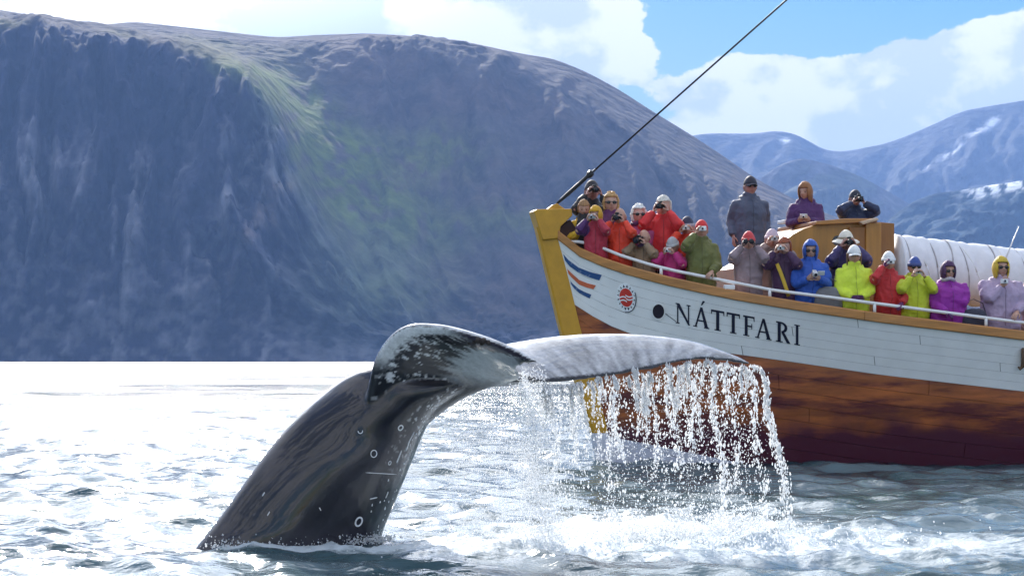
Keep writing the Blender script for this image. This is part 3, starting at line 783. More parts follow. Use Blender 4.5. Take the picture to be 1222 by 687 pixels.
def build_fittings():
    # port hand rail on stanchions
    pts = []; rail_img = ([699, 712, 740, 775, 800, 860, 924, 993, 1037, 1107, 1183, 1222, 1400, 1650, 1800], [288.5, 293, 304.5, 315.5, 322, 334, 346.5, 355, 361, 370, 380, 385, 402, 412, 415])
    ss = np.linspace(-.52, 11.8, 70)
    for s in ss:
        b, z = sheer_at(s); b = max(b - .07, .05)
        q = Bp(s, b, 0); px = CX + F * q[0] / q[1]
        q[2] = EYE + (HY - lerp(px, *rail_img)) / F * q[1]; pts.append(q)
    rail = mesh_obj('hand_rail', *tube(pts, .024, 10), TUBEW, boat)
    pts = np.array(pts)
    for px in (700, 791.5, 924, 1037, 1183, 1330, 1480):
        k = int(np.argmin(np.abs(CX + F * pts[:, 0] / pts[:, 1] - px))); top = pts[k]
        s = (top - OB) @ AX; b, z = sheer_at(s)
        foot = top.copy(); foot[2] = z + .12
        mesh_obj('stanchion', *tube([foot - UP * .01, (foot + top) / 2, top], .024, 10), TUBEW, rail)
    # far rail
    ss = np.linspace(2.3, 11.5, 40); far = []
    for s in ss:
        b, z = sheer_at(s); far.append(Bp(s, -(b - .07), z + .42))
    fr = mesh_obj('far_hand_rail', *tube(far, .022, 8), TUBEW, boat)
    for k in (0, 8, 16, 24, 32, 39):
        mesh_obj('stanchion', *tube([far[k] - UP * .32, far[k]], .022, 8), TUBEW, fr)
    # small white fairlead on the cap rail and the bow chock
    c, s = Pb(862, 347, 1.0); b, z = sheer_at(s)
    bevel_mesh(mesh_obj('fairlead', *box(Bp(s, b - .02, z + .16), .16, .08, .07, np.array((AX, PT, UP))), TUBEW, boat, smooth=False), .015)
    # mast beyond the picture and the stay that leads to it
    a = Pb(664, 243.5, 0)[0]; c = Pb(940, -1, 0)[0]
    d = (c - a) / np.linalg.norm(c - a)
    sm = 9.6; k = (sm - (a - OB) @ AX) / (d @ AX); top = a + d * k
    mesh_obj('mast', *tube([Bp(sm + .06, 0, .2), Bp(sm + .06, 0, 4), top + AX * .06 + UP * .3], [.13, .12, .07], 14), CAPW, boat)
    st = mesh_obj('forestay', *tube([a, top], .014, 8), BLACKM, boat)
    mesh_obj('turnbuckle', *tube([a + d * .02, a + d * .10, a + d * .22, a + d * .45, a + d * .62, a + d * .66, a + d * .72, a + d * .74, a + d * .80], [.018, .024, .030, .030, .026, .05, .05, .02, .016], 10), BLACKM, st)
    # companionway of golden plywood with curved front, porthole, white caps
    PLY = mat('golden_plywood', (.42, .19, .030), rough=.4, var=.16, nscale=2.2, stretch=(6, 6, .6), coat=.2)
    PLY2 = mat('brown_plywood', (.29, .115, .022), rough=.42, var=.18, nscale=2.2, stretch=(6, 6, .6), coat=.15)
    curve = [(892, 362), (892, 318), (905, 312), (915, 306), (925, 297), (935, 288), (946, 280), (958, 273.5), (972, 268.5), (990, 265.5), (1010, 264), (1034, 264), (1034, 372)]
    def deep(pts, b0, b1, name, m, parent, bev=.01):
        q0 = [Pb(x, y, b0)[0] for x, y in pts]; q1 = [a - PT * (b0 - b1) for a in q0]; n = len(pts)
        f = [tuple(range(n)), tuple(range(2 * n - 1, n - 1, -1))] + [(i, n + i, n + (i + 1) % n, (i + 1) % n) for i in range(n)]
        o = mesh_obj(name, q0 + q1, f, m, parent, smooth=False)
        bm = bmesh.new(); bm.from_mesh(o.data); bmesh.ops.recalc_face_normals(bm, faces=bm.faces); bm.to_mesh(o.data); bm.free()
        return bevel_mesh(o, bev)
    comp = deep(curve, .25, -1.15, 'companionway', PLY, boat)
    deep([(1033.5, 266), (1052, 266), (1052, 374), (1033.5, 374)], .33, -.2, 'door_post', PLY, comp)
    deep([(1014, 271), (1033, 270), (1033, 374), (1014, 374)], .30, .24, 'corner_board', PLY2, comp)
    deep([(1046, 264.5), (1067.5, 266.5), (1067.5, 378), (1046, 378)], .28, -1.15, 'aft_cabin_side', PLY2, boat)
    deep([(974, 263.8), (1010, 260.6), (1047, 260.6), (1047, 264.6), (974, 268.2)], .36, -1.2, 'top_board', CAPW, comp)
    deep([(1026, 264.5), (1047, 259.5), (1049, 262.5), (1030, 268)], .42, .30, 'corner_cap', mat('pale_wood', (.62, .45, .30), rough=.5), comp)
    deep([(936, 262), (976, 262), (976, 265), (936, 266)], -.9, -1.2, 'white_ledge', TUBEW, boat)
    pc = Pb(999.5, 287, .25)[0]
    hole = [pc + AX * .085 * math.cos(q) + UP * .075 * math.sin(q) + PT * .006 for q in np.linspace(0, 6.2832, 20, endpoint=False)]
    mesh_obj('porthole', hole, [tuple(range(20))[::-1]], mat('porthole_glass', (.03, .03, .04), rough=.1), comp, smooth=False)
    # raised fore deck platform where the three onlookers stand
    deep([(896, 334), (1062, 334), (1062, 385), (896, 372)], -.35, -1.5, 'fore_platform', PLY2, boat)
    # hull anchor against the side
    ANC = mat('rusty_anchor', (.12, .07, .04), rough=.8, var=.4, nscale=20)
    q = [on_hull(x, 0 + y, .05) for x, y in ((1231, 412), (1229, 425), (1226, 437))]
    an = mesh_obj('anchor_arm', *tube([on_hull(1219.5, 416, .05), on_hull(1219, 428, .06), on_hull(1217.5, 437, .07), on_hull(1214.5, 440, .06), on_hull(1213, 437.5, .06)], [.035, .035, .03, .025, .015], 8), ANC, boat)
    mesh_obj('anchor_shank', *tube([on_hull(1219.5, 418, .04), on_hull(1240, 430, .05)], .04, 8), ANC, boat)
build_fittings()

def build_canvas_roll():
    CAN = mat('white_canvas', (.78, .78, .82), rough=.55, var=.08, nscale=5, bump=.010, bscale=4, bdet=4)
    root_loc = Pb(1140, 345, .1)[0]
    root = empty('canvas_covered_roll', tuple(root_loc))
    tag(root, 'long white canvas covered roll lashed with ropes behind the passengers', 'canvas roll')
    pxs = np.linspace(1066, 1400, 130); ties = [1074, 1092, 1104, 1124, 1140, 1152, 1176, 1186, 1210, 1236, 1262, 1290, 1325, 1360]
    n = 40; a = np.linspace(0, 2 * math.pi, n, endpoint=False)
    rings = []; axis = []
    for px in pxs:
        top = 279 + (px - 1066) * .118; bot = top + 74
        c, s = Pb(px, (top + bot) / 2, .0); r = (bot - top) / 2 / F * c[1]
        pin = min(abs(px - q) for q in ties)
        r_ = r * (1 - .035 * math.exp(-(pin / 2.6) ** 2))
        rr = r_ * (1 + .012 * np.sin(a * 5 + px * .15) + .006 * np.sin(a * 9 - px * .4) - .05 * np.clip(np.cos(a - 4.0), 0, 1) * math.sin(px * .22))
        axis.append((c, r))
        rings.append(c + np.outer(np.cos(a) * rr * .85, PT) + np.outer(np.sin(a) * rr, UP))
    mesh_obj('canvas', *loft(rings), CAN, root)
    for q in ties[::1]:
        k = int(np.argmin(np.abs(pxs - q))); c, r = axis[k]
        ang = np.linspace(0, 2 * math.pi, 37); sk = random.uniform(-.10, .10) if q not in (1092, 1152) else -.22
        pts = [c + PT * math.cos(t) * r * .83 + UP * math.sin(t) * r * .98 + AX * sk * math.sin(t) for t in ang]
        mesh_obj('lashing_rope', *tube(pts, .013, 6), TUBEW if q in (1092, 1152, 1186) else mat('grey_rope', (.42, .40, .42), rough=.8), root)
    # thin white pole that leans against the roll
    po = mesh_obj('pole', *tube([Pb(1196, 318, .45)[0], Pb(1216, 270, .45)[0]], [.016, .006], 8), TUBEW)
    tag(po, 'thin white tapering pole leaning beside the canvas roll', 'pole')
build_canvas_roll()

# ------------------------------------------------------------------ people
SKIN = mat('skin', attr='col', rough=.5, var=.08, nscale=20)
def fabric(name, c, rough=.65): return mat(name, c, rough=rough, var=.12, nscale=9, bump=.012, bscale=13, bdet=5, sheen=.15)
HEADR = np.array((.077, .097, .118))
HS = 1.16      # heads read large under hats and hair at this distance
def head_shape(d):
    """d: unit directions (n,3), face towards -y. returns points of the head surface about its centre"""
    p = d * HEADR
    x, y, z = p[:, 0], p[:, 1].copy(), p[:, 2]
    low = np.clip(-z / .118, 0, 1)
    p[:, 0] = x * (1 - .30 * low ** 2); fr = np.clip(-d[:, 1], 0, 1)
    p[:, 1] += np.where(y > 0, -.03 * low ** 2, 0) * np.clip(d[:, 1], 0, 1)
    e = lambda a, s: np.exp(-(a / s) ** 2)
    p[:, 1] -= fr * (.026 * e(x, .013) * e(z + .016, .020) + .012 * e(x, .010) * e(z - .008, .018))
    p[:, 1] -= fr * .006 * e(z - .030, .011)
    p[:, 1] += fr * .010 * e(np.abs(x) - .031, .014) * e(z - .006, .012)
    p[:, 1] -= fr * (.006 * e(x, .024) * e(z + .058, .009) + .010 * e(x, .022) * e(z + .098, .014))
    return p
def dirgrid(nu, nv):
    th = (np.arange(nv) + .5) / nv * math.pi; ph = np.linspace(0, 2 * math.pi, nu, endpoint=False)
    T_, P_ = np.meshgrid(th, ph, indexing='ij')
    return np.stack([np.sin(T_) * np.sin(P_), -np.sin(T_) * np.cos(P_), np.cos(T_)], -1)
def shell(rad, mask, nu=44, nv=34, off=(0, 0, 0), thick=.012, noise=0, nz=16, seed=0, drop=None):
    """closed cap of an ellipsoid kept where mask(direction) holds"""
    d = dirgrid(nu, nv).reshape(-1, 3)
    k = 1 + noise * (fbm(d[:, 0] * nz + seed, d[:, 1] * nz, d[:, 2] * nz, oct=3) - .5) * 2
    v = d * np.asarray(rad) * k[:, None] + np.asarray(off)
    if drop is not None: v = drop(v, d)
    a = np.arange(nu * nv).reshape(nv, nu); b = np.roll(a, -1, axis=1)
    f = np.stack([a[:-1], a[1:], b[1:], b[:-1]], -1).reshape(-1, 4)
    top = tuple(a[0]); 
    keep = mask(d[f].mean(1)); f = f[keep]
    inner = v - d * thick
    V = np.vstack([v, inner]); n = len(v)
    fl = [tuple(q) for q in f] + [tuple(q[::-1] + n) for q in f]
    cnt = {}
    for q in f:
        for i in range(4):
            e = (int(q[i]), int(q[(i + 1) % 4])); cnt[e] = cnt.get(e, 0) + 1
    for (i, j) in cnt:
        if (j, i) not in cnt and not (i in set(top) and j in set(top)): fl.append((j, i, i + n, j + n))
    if mask(np.array([[0, 0, 1.]]))[0]: fl.append(top); fl.append(tuple(i + n for i in top)[::-1])
    return V, fl
def rot(yaw, pitch, roll=0):
    """yaw about z, pitch about x (positive looks down), as a row-vector matrix"""
    M = Matrix.Rotation(yaw, 3, 'Z') @ Matrix.Rotation(pitch, 3, 'X') @ Matrix.Rotation(roll, 3, 'Y')
    return np.array(M)
def ik(S, W, l1, l2, pole):
    d = W - S; L_ = np.linalg.norm(d)
    if L_ > (l1 + l2) * .995: W = S + d / L_ * (l1 + l2) * .995; d = W - S; L_ = np.linalg.norm(d)
    u = d / L_; a = (l1 * l1 - l2 * l2 + L_ * L_) / (2 * L_); h = math.sqrt(max(l1 * l1 - a * a, 0))
    p = np.asarray(pole, float); p = p - (p @ u) * u; p /= np.linalg.norm(p)
    return S + u * a + p * h, W
def hand(wrist, f, n, side, curl=.9):
    """palm, four fingers and thumb; f: wrist to fingers, n: direction the palm faces, side: where the thumb is"""
    f = f / np.linalg.norm(f); n = n - (n @ f) * f; n /= np.linalg.norm(n); s = np.cross(n, f) * side
    g = G()
    g.add(*tube([wrist - f * .02, wrist + f * .03, wrist + f * .07, wrist + f * .095], [(.019, .026), (.017, .036), (.015, .040), (.010, .034)], 10, up=n))
    for k, (o, ln) in enumerate(((.030, .068), (.010, .078), (-.010, .072), (-.030, .056))):
        p = wrist + f * .088 + s * o; pts = [p - f * .02]; ang = curl * .25
        pts.append(p)
        for j, q in enumerate((.42, .32, .26)):
            d = f * math.cos(ang) + n * math.sin(ang); p = p + d * ln * q; pts.append(p); ang += curl * .55
        g.add(*tube(pts, [.0088, .0092, .0088, .008, .0062], 7))
    p = wrist + f * .03 + s * .032; d = f * .55 + s * .65 + n * .45; d /= np.linalg.norm(d); d2 = f * .85 + s * .15 + n * .5; d2 /= np.linalg.norm(d2)
    g.add(*tube([p - d * .015, p + d * .032, p + d * .032 + d2 * .028, p + d * .032 + d2 * .050], [.0125, .0112, .0098, .0070], 7))
    return g

PEOPLE = []
def person(label, px, py, row, facing=0, h=None, pose='rest', head=(0, 0), jacket=(.3, .3, .3), sleeve=None, hat=None, hair=None, glasses=False,
           trousers=(.02, .02, .03), lean=0, skin=(.52, .30, .22), glove=None, cam=None, camlabel=None, b=None, foot=None, hood=None, build=1.0,
           jname='jacket', collar=True, strap=None, group=None, scarf=None):
    """px, py: centre of the head in the photograph; row: metres inboard of the port rail (or b: port offset)"""
    if b is None:
        b = 1.0
        for _ in range(12):
            _q, s = Pb(px, py, b); b = sheer_at(s)[0] - row
    q, s = Pb(px, py, b)
    zdeck = sheer_at(s)[1] - .65 if foot is None else q[2] - foot * 1.59 / 1.70
    full = (q[2] - zdeck) / 1.59 * 1.70
    bdk = np.interp(s - .25, L0[:, 0], np.maximum(.05, L0[:, 1] + (L1[:, 1] - L0[:, 1]) * .65 / (L0[:, 2] - L1[:, 2])))
    back = float(np.clip(b + .34 - (bdk - .06), 0, .95)) if foot is None else 0.
    hgt = h or float(np.clip(full, 1.5, 1.93)); K = hgt / 1.70
    base = np.array((q[0], q[1], q[2] - 1.59 * K))
    base_z_gap = base[2] - zdeck
    PEOPLE.append((label[:34], round(full, 2), round(hgt, 2), round(base_z_gap, 2), round(s, 2), round(b, 2)))
    root = empty('person', tuple(base), facing); tag(root, label, 'person', group)
    sub = lambda name, v, f, m, parent=root, **k: mesh_obj(name, np.asarray(v) * K, f, m, parent, world=False, **k)
    # --- skeleton, feet at 0, facing -y; the trunk leans about the hips while the head stays above the origin
    ld = R(lean)
    def st(p):      # the feet stand back from the rail
        p = np.array(p, float); p[1] += back * max(0., .98 - p[2]) / .98; return p
    def up(p):
        p = st(p); r = p - (0, 0, .95)
        r = np.array((r[0], r[1] * math.cos(ld) - r[2] * math.sin(ld), r[1] * math.sin(ld) + r[2] * math.cos(ld)))
        return r + (0, 0, .95)
    hc0 = up((0, -.015, 1.59)); shift = np.array((0, -hc0[1], 1.59 - hc0[2]))
    if lean: 
        up_ = up; up = lambda p: up_(p) + shift * np.clip(np.asarray(p)[2] - .6, 0, .99) / .99
    hc = up((0, -.015, 1.59))
    HM = rot(R(head[0]), R(head[1]))
    tohead = lambda p: hc + np.asarray(p) @ HM.T * HS
    # --- arms
    sh = [up((-.152 * build ** .7, .005, 1.338)), up((.152 * build ** .7, .005, 1.338))]       # 0: the person's right (image left)
    arms = []; hands = G()
    poses = pose if isinstance(pose, tuple) else (pose, pose)
    for i in (0, 1):
        sx = -1 if i == 0 else 1
        po = poses[i]
        if po == 'photo': W = tohead((sx * .085, -.155, -.055)); pole = (sx * .75, -.15, -1); fdir = tohead((sx * .045, -.20, .06)) - W; nrm = np.array((-sx * 1., -.1, .1))
        elif po == 'photo_low': W = tohead((sx * .085, -.20, -.12)); pole = (sx * .8, -.1, -1); fdir = tohead((sx * .03, -.24, .0)) - W; nrm = np.array((-sx * 1., -.1, .3))
        elif po == 'hold': W = up((sx * .085, -.27, 1.16)); pole = (sx * .8, .3, -1); fdir = np.array((-sx * .5, -.7, .5)); nrm = np.array((-sx * .8, .2, .6))
        elif po == 'rail': W = up((sx * .13, -.30, .98)); pole = (sx * .7, .5, -.6); fdir = np.array((-sx * .5, -.55, -.5)); nrm = np.array((0, .3, -1.))
        elif po == 'clasp': W = up((sx * .06, -.24, .98)); pole = (sx * 1., .5, -.3); fdir = np.array((-sx * .9, -.35, -.1)); nrm = np.array((0, 1., .2))
        elif po == 'fold': W = up((-sx * .03, -.20, 1.14 + .03 * sx)); pole = (sx * 1., -.2, -.8); fdir = np.array((-sx * 1., 0, .15)); nrm = np.array((0, 1., 0))
        elif po == 'chest': W = up((sx * .05, -.20, 1.33)); pole = (sx * .9, -.1, -1); fdir = np.array((-sx * .4, -.2, .9)); nrm = np.array((0, 1., .1))
        elif po == 'elbows': W = tohead((sx * .085, -.15, -.05)); pole = (sx * 1.0, -.5, -.35); fdir = tohead((sx * .04, -.21, .05)) - W; nrm = np.array((-sx * 1., -.1, .1))
        elif po == 'out': W = up((sx * .40, -.10, .92)); pole = (sx * .6, .6, .1); fdir = np.array((sx * .4, -.2, -1.)); nrm = np.array((-sx * .3, 1., 0))
        else: W = up((sx * .26, -.06, .88)); pole = (sx * .3, 1, 0); fdir = np.array((0, -.12, -1.)); nrm = np.array((-sx * 1., .2, 0))
        E, W = ik(sh[i], W, .285, .255, pole)
        arms.append((sh[i], E, W)); hg = hand(W, fdir, nrm, -sx if po not in ('rest', 'out') else sx, 1.0 if 'photo' in po or po in ('hold', 'elbows', 'rail') else .5)
        hands.add(hg.V(), hg.f)
    # --- body: one surface for trunk, limbs and neck; head and fingers continue it
    g = G(); bw = build
    a24 = np.linspace(0, 2 * math.pi, 20, endpoint=False)
    def rings(spec, lift=0):
        out = []
        for z, rx, ry, oy in spec:
            out.append(np.array([up((rx * math.cos(t), oy + ry * math.sin(t), z)) for t in a24]))
        return out
    g.add(*loft(rings([(.84, .15, .10, 0), (.95, .155, .105, 0), (1.08, .13, .09, 0), (1.25, .155, .10, 0), (1.36, .155, .085, .005), (1.42, .10, .07, .01), (1.46, .056, .056, .012), (1.54, .052, .055, .005), (1.57, .04, .04, 0)])))
    for A in arms: g.add(*tube([A[0] * [.8, 1, 1], A[0], (A[0] + A[1]) / 2, A[1], (A[1] + A[2]) / 2, A[2]], [.05, .052, .046, .038, .036, .026], 10))
    for sx in (-1, 1):
        g.add(*tube([st(q_) for q_ in ((sx * .085, 0, .90), (sx * .10, -.01, .70), (sx * .10, -.015, .48), (sx * .10, .01, .30), (sx * .10, .02, .08))], [.085, .075, .053, .052, .036], 10))
        g.add(*tube([st(q_) for q_ in ((sx * .10, .05, .045), (sx * .102, -.02, .05), (sx * .106, -.12, .035), (sx * .108, -.19, .028))], [(.035, .032), (.045, .036), (.03, .042), (.02, .03)], 10))
    V, Fc, _ = remesh(g.V(), g.f, .017, 2)
    d = dirgrid(46, 40).reshape(-1, 3); hp = head_shape(d)
    hv = np.array(hc) + hp @ HM.T * HS
    ar = np.arange(46 * 40).reshape(40, 46); br = np.roll(ar, -1, axis=1)
    hf = [tuple(q) for q in np.stack([ar[:-1], ar[1:], br[1:], br[:-1]], -1).reshape(-1, 4)] + [tuple(ar[0])[::-1], tuple(ar[-1])]
    B = G(); B.add(V, [tuple(q) for q in Fc]); nb = len(V)
    B.add(hv, hf); nh = len(hv)
    for sx in (-1, 1):
        e, ef = ellipsoid((sx * .079, .012, -.004), (.009, .02, .032), 10, 8); B.add(np.array(hc) + e @ HM.T * HS, ef)
    B.add(hands.V(), hands.f); BV = B.V()
    cols = np.tile(np.array(skin), (len(BV), 1))
    hl = hp
    lip = np.exp(-(hl[:, 0] / .024) ** 2 - ((hl[:, 2] + .058) / .008) ** 2) * (hl[:, 1] < 0)
    chk = np.exp(-((np.abs(hl[:, 0]) - .045) / .022) ** 2 - ((hl[:, 2] + .028) / .022) ** 2) * (hl[:, 1] < 0)
    brw = np.exp(-((np.abs(hl[:, 0]) - .032) / .017) ** 4 - ((hl[:, 2] - .029) / .006) ** 2) * (hl[:, 1] < 0)
    hc_ = cols[nb:nb + nh]
    hc_ = mix(hc_, np.array(skin) * (.85, .45, .45), .8 * lip); hc_ = mix(hc_, np.array(skin) * (1.05, .78, .76), .5 * chk)
    hc_ = mix(hc_, np.array(hair[1] if hair else (.06, .045, .035)) * .7, .8 * brw); cols[nb:nb + nh] = hc_
    if glove is not None: cols[len(BV) - len(hands.V()):] = glove
    body = sub('body', BV, B.f, SKIN, cols=cols)
    if not glasses:
        for sx in (-1, 1):
            e, ef = ellipsoid((sx * .031, -.079, .004), (.012, .007, .007), 10, 6); sub('eye', np.array(hc) + e @ HM.T * HS, ef, mat('eye_dark', (.03, .02, .018), rough=.2))
    # --- trousers and boots
    tg = G()
    tg.add(*loft(rings([(.80, .165, .12, 0), (.90, .175, .125, 0), (1.0, .165, .115, 0)])))
    for sx in (-1, 1): tg.add(*tube([st(q_) for q_ in ((sx * .085, 0, .92), (sx * .10, -.01, .70), (sx * .10, -.012, .48), (sx * .10, .008, .30), (sx * .10, .015, .07))], [.105, .098, .082, .078, .072], 12))
    sub('trousers', tg.V(), tg.f, fabric('cloth_%.3f_%.3f_%.3f' % tuple(trousers), trousers))
    for sx in (-1, 1):
        sub('boot', *tube([st(q_) for q_ in ((sx * .10, .075, .05), (sx * .102, .02, .062), (sx * .106, -.10, .05), (sx * .108, -.21, .03))], [(.045, .038), (.06, .05), (.045, .052), (.025, .036)], 10, up=UP), mat('boot_rubber', (.02, .02, .022), rough=.5))
    # --- jacket
    jg = G()
    jg.add(*loft(rings([(.74, .192 * bw, .155 * bw, 0), (.80, .198 * bw, .160 * bw, 0), (.95, .194 * bw, .156 * bw, 0), (1.06, .186 * bw, .150 * bw, -.005), (1.22, .196 * bw, .152 * bw, -.005), (1.31, .186 * bw, .138 * bw, 0), (1.38, .146 * bw ** .8, .114, .01), (1.44, .100, .094, .012), (1.48, .088, .088, .008), (1.505, .084, .086, .0)])))
    for A in arms:
        S, E, W = A; wd = (W - E) / np.linalg.norm(W - E)
        m1 = (S + E) / 2; m2 = (E + W) / 2
        jg.add(*tube([S * [.72, 1, 1], S, m1, E - (E - S) * .10, E + (W - E) * .08, m2, W - wd * .01], [.078, .082 * bw, .076 * bw, .068, .068, .060, .050], 12))
    if collar:
        rr_ = [np.array([up((x * .098, .012 + y * .100 , z + .018 * y)) for x, y in zip(np.cos(a24), np.sin(a24))]) for z in (1.43, 1.47, 1.50)]
        jg.add(*loft(rr_))
        # folded hood lying on the back of the neck
        jg.add(*tube([up((.12 * math.sin(t), .03 + .11 * math.cos(t), 1.43)) for t in np.linspace(-1.9, 1.9, 13)], [.02 + .035 * math.cos(t / 1.25) for t in np.linspace(-1.9, 1.9, 13)], 10))
    JV, JF, JN = remesh(jg.V(), jg.f, .0155, 3)
    sd = len(PEOPLE) * 3.7
    w = fbm(JV[:, 0] * 9 + sd, JV[:, 1] * 9, JV[:, 2] * 7, oct=3, ridged=True) - .5
    w2 = fbm(JV[:, 0] * 22 + sd, JV[:, 1] * 22, JV[:, 2] * 26, oct=2) - .5
    JV = JV + JN * (w * .030 + w2 * .012)[:, None]
    jc = np.tile(np.array(jacket), (len(JV), 1))
    if sleeve is not None:
        for i, A in enumerate(arms):
            if sleeve[i] is None: continue
            dist = np.full(len(JV), 9.)
            for a_, c_ in ((A[0], A[1]), (A[1], A[2])):
                t = np.clip(((JV - a_) @ (c_ - a_)) / ((c_ - a_) @ (c_ - a_)), 0, 1); dist = np.minimum(dist, np.linalg.norm(JV - a_ - t[:, None] * (c_ - a_), axis=1))
            jc[dist < .10] = sleeve[i]
    # darker zip line down the front
    JM = mat('jacket_fabric', attr='col', rough=.62, var=.10, nscale=9, bump=.010, bscale=15, bdet=5, sheen=.1)
    jk = sub('jacket', JV, JF, JM, cols=jc)
    zp = []
    kd = KDTree(len(JV)); [kd.insert(Vector(a_), i_) for i_, a_ in enumerate(JV)]; kd.balance()
    for z in np.linspace(.80, 1.42, 14):
        c0 = up((0, -.30, z)); i_ = kd.find(Vector(c0))[1]
        y = min((JV[k_][1] for (_c, k_, _d) in kd.find_range(Vector(up((0, -.13, z))), .05)), default=JV[i_][1]); zp.append((0, y - .001, z if not lean else up((0, 0, z))[2]))
    if not lean: sub('zip', *tube(zp, [(.003, .005)] * 14, 6, up=(0, -1, 0)), mat('zip_%.3f_%.3f_%.3f' % tuple(jacket), tuple(q_ * .55 for q_ in jacket), rough=.4), jk)
    # --- things worn on the head
    put = lambda name, vf, m, parent=root: sub(name, np.array(hc) + np.asarray(vf[0]) @ HM.T * HS, vf[1], m, parent)
    if hair:
        kind, hcm = hair; hm = mat('hair_%.2f_%.2f_%.2f' % tuple(hcm), hcm, rough=.55, var=.3, nscale=14, stretch=(3, 3, .6), bump=.006, bscale=40)
        if kind == 'short': put('hair', shell(HEADR * (1.10, 1.10, 1.10), lambda d: (d[:, 2] > .10 - .75 * d[:, 1]) & (d[:, 2] > .30 - 1.0 * (d[:, 1] + .2)) & (d[:, 2] > -.45), noise=.07), hm)
        elif kind == 'curly': put('hair', shell(HEADR * (1.28, 1.18, 1.24), lambda d: ((d[:, 1] > -.22) | (d[:, 2] > .55)) & (d[:, 2] > -.55), noise=.16, nz=7, thick=.03), hm)
        elif kind == 'fringe': put('hair', shell(HEADR * (1.20, 1.12, 1.14), lambda d: ((d[:, 1] > -.15) | (d[:, 2] > .46)) & (d[:, 2] > -.5), noise=.11, thick=.02), hm)
        elif kind == 'long':
            def drop(v, d):
                k = np.clip((-d[:, 2] - .1) / .9, 0, 1); v = v.copy(); v[:, 2] -= k * .12; v[:, 0] *= 1 + .25 * k; return v
            put('hair', shell(HEADR * (1.25, 1.16, 1.16), lambda d: ((d[:, 1] > -.10) | (d[:, 2] > .50)) & (d[:, 2] > -.97) & (d[:, 2] < (.24 if hat and hat[0] == 'cap' else 2)), noise=.05, thick=.025, drop=drop), hm)
        elif kind == 'bald': put('hair', shell(HEADR * (1.06, 1.06, 1.0), lambda d: (d[:, 1] > -.05) & (np.abs(d[:, 2] + .02) < .38) , noise=.05), hm)
    if hat:
        kind, hcol = hat[0], hat[1]; hm = fabric('hat_%.2f_%.2f_%.2f' % tuple(hcol), hcol)
        if kind in ('cap', 'visor'):
            ho = put('cap', shell(HEADR * (1.13, 1.13, 1.16), lambda d: d[:, 2] > .26, thick=.008), hm)
            bv = []; 
            for r_ in (.0, .35, .7, 1.0):
                for t in np.linspace(-1.15, 1.15, 13):
                    bv.append((math.sin(t) * (.082 - .004 * r_), -.060 - math.cos(t) * (.04 + .088 * r_) * (math.cos(t * .75)), .036 - .020 * r_ - .020 * math.sin(t) ** 2))
            bv = np.array(bv); nb_ = len(bv); a_ = np.arange(nb_).reshape(4, 13)
            f1 = np.stack([a_[:-1, :-1], a_[:-1, 1:], a_[1:, 1:], a_[1:, :-1]], -1).reshape(-1, 4)
            put('brim', (np.vstack([bv, bv - (0, 0, .006)]), [tuple(q) for q in f1] + [tuple(q[::-1] + nb_) for q in f1] + [(a_[3, i], a_[3, i + 1], a_[3, i + 1] + nb_, a_[3, i] + nb_) for i in range(12)]), hm, ho)
        elif kind == 'beanie':
            ho = put('beanie', shell(HEADR * (1.15, 1.14, 1.22), lambda d: (d[:, 2] > .16 + .10 * (-d[:, 1])) | ((d[:, 1] > .1) & (d[:, 2] > -.25)), thick=.010, noise=.03, nz=5), hm)
            cm = fabric('hat_%.2f_%.2f_%.2f' % tuple(hat[2]), hat[2]) if len(hat) > 2 else hm
            put('cuff', shell(HEADR * (1.21, 1.20, 1.22), lambda d: (np.abs(d[:, 2] - .26) < .13), thick=.022), cm, ho)
        elif kind == 'hood':
            def drop(v, d):
                k = np.clip((-d[:, 2] - .35) / .65, 0, 1); v = v.copy(); v[:, 2] -= k * .05; v[:, 1] += .01 * k; return v
            put('hood', shell(HEADR * (1.34, 1.22, 1.26), lambda d: ~((d[:, 1] < -.30) & (np.abs(d[:, 0]) < .66) & (d[:, 2] < .52) & (d[:, 2] > -.93)) & (d[:, 2] > -.96), thick=.016, noise=.05, nz=4, drop=drop), hm)
        elif kind == 'sunhat':
            ho = put('sun_hat', shell(HEADR * (1.16, 1.14, 1.18), lambda d: d[:, 2] > .22, thick=.01), hm)
            rg = []
            for r_, z_ in ((1.08, .036), (1.35, .028), (1.65, .012), (1.90, -.006), (1.90, -.014), (1.6, .004), (1.08, .024)):
                t = np.linspace(0, 2 * math.pi, 36, endpoint=False)
                rg.append(np.stack([np.cos(t) * .080 * r_, np.sin(t) * .098 * r_, z_ + .014 * np.cos(2 * t) * (r_ - 1)], 1))
            put('brim', loft(rg, False), hm, ho)
            put('hat_band', loft([np.stack([np.cos(t) * .0915, np.sin(t) * .1135, np.full(36, z_)], 1) for z_ in (.034, .056)], False), mat('hat_band_tan', (.35, .26, .16)), ho)
    if glasses:
        gg = G()
        for sx in (-1, 1):
            gg.add(*ellipsoid((sx * .034, -.097, .006), (.028, .008, .019), 14, 8))
            gg.add(*tube([(sx * .060, -.085, .012), (sx * .083, -.03, .012), (sx * .084, .02, .008)], .004, 6))
        gg.add(*tube([(-.012, -.108, .011), (0, -.110, .013), (.012, -.108, .011)], .004, 6))
        put('sunglasses', (gg.V(), gg.f), mat('dark_lens', (.008, .008, .010), rough=.12))
    if scarf is not None:
        sub('scarf', *tube([up((.088 * math.cos(t), -.005 + .098 * math.sin(t), 1.47 + .012 * math.sin(3 * t))) for t in np.linspace(0, 2 * math.pi, 25)], .030, 10), fabric('scarf_%.2f_%.2f_%.2f' % tuple(scarf), scarf), jk)
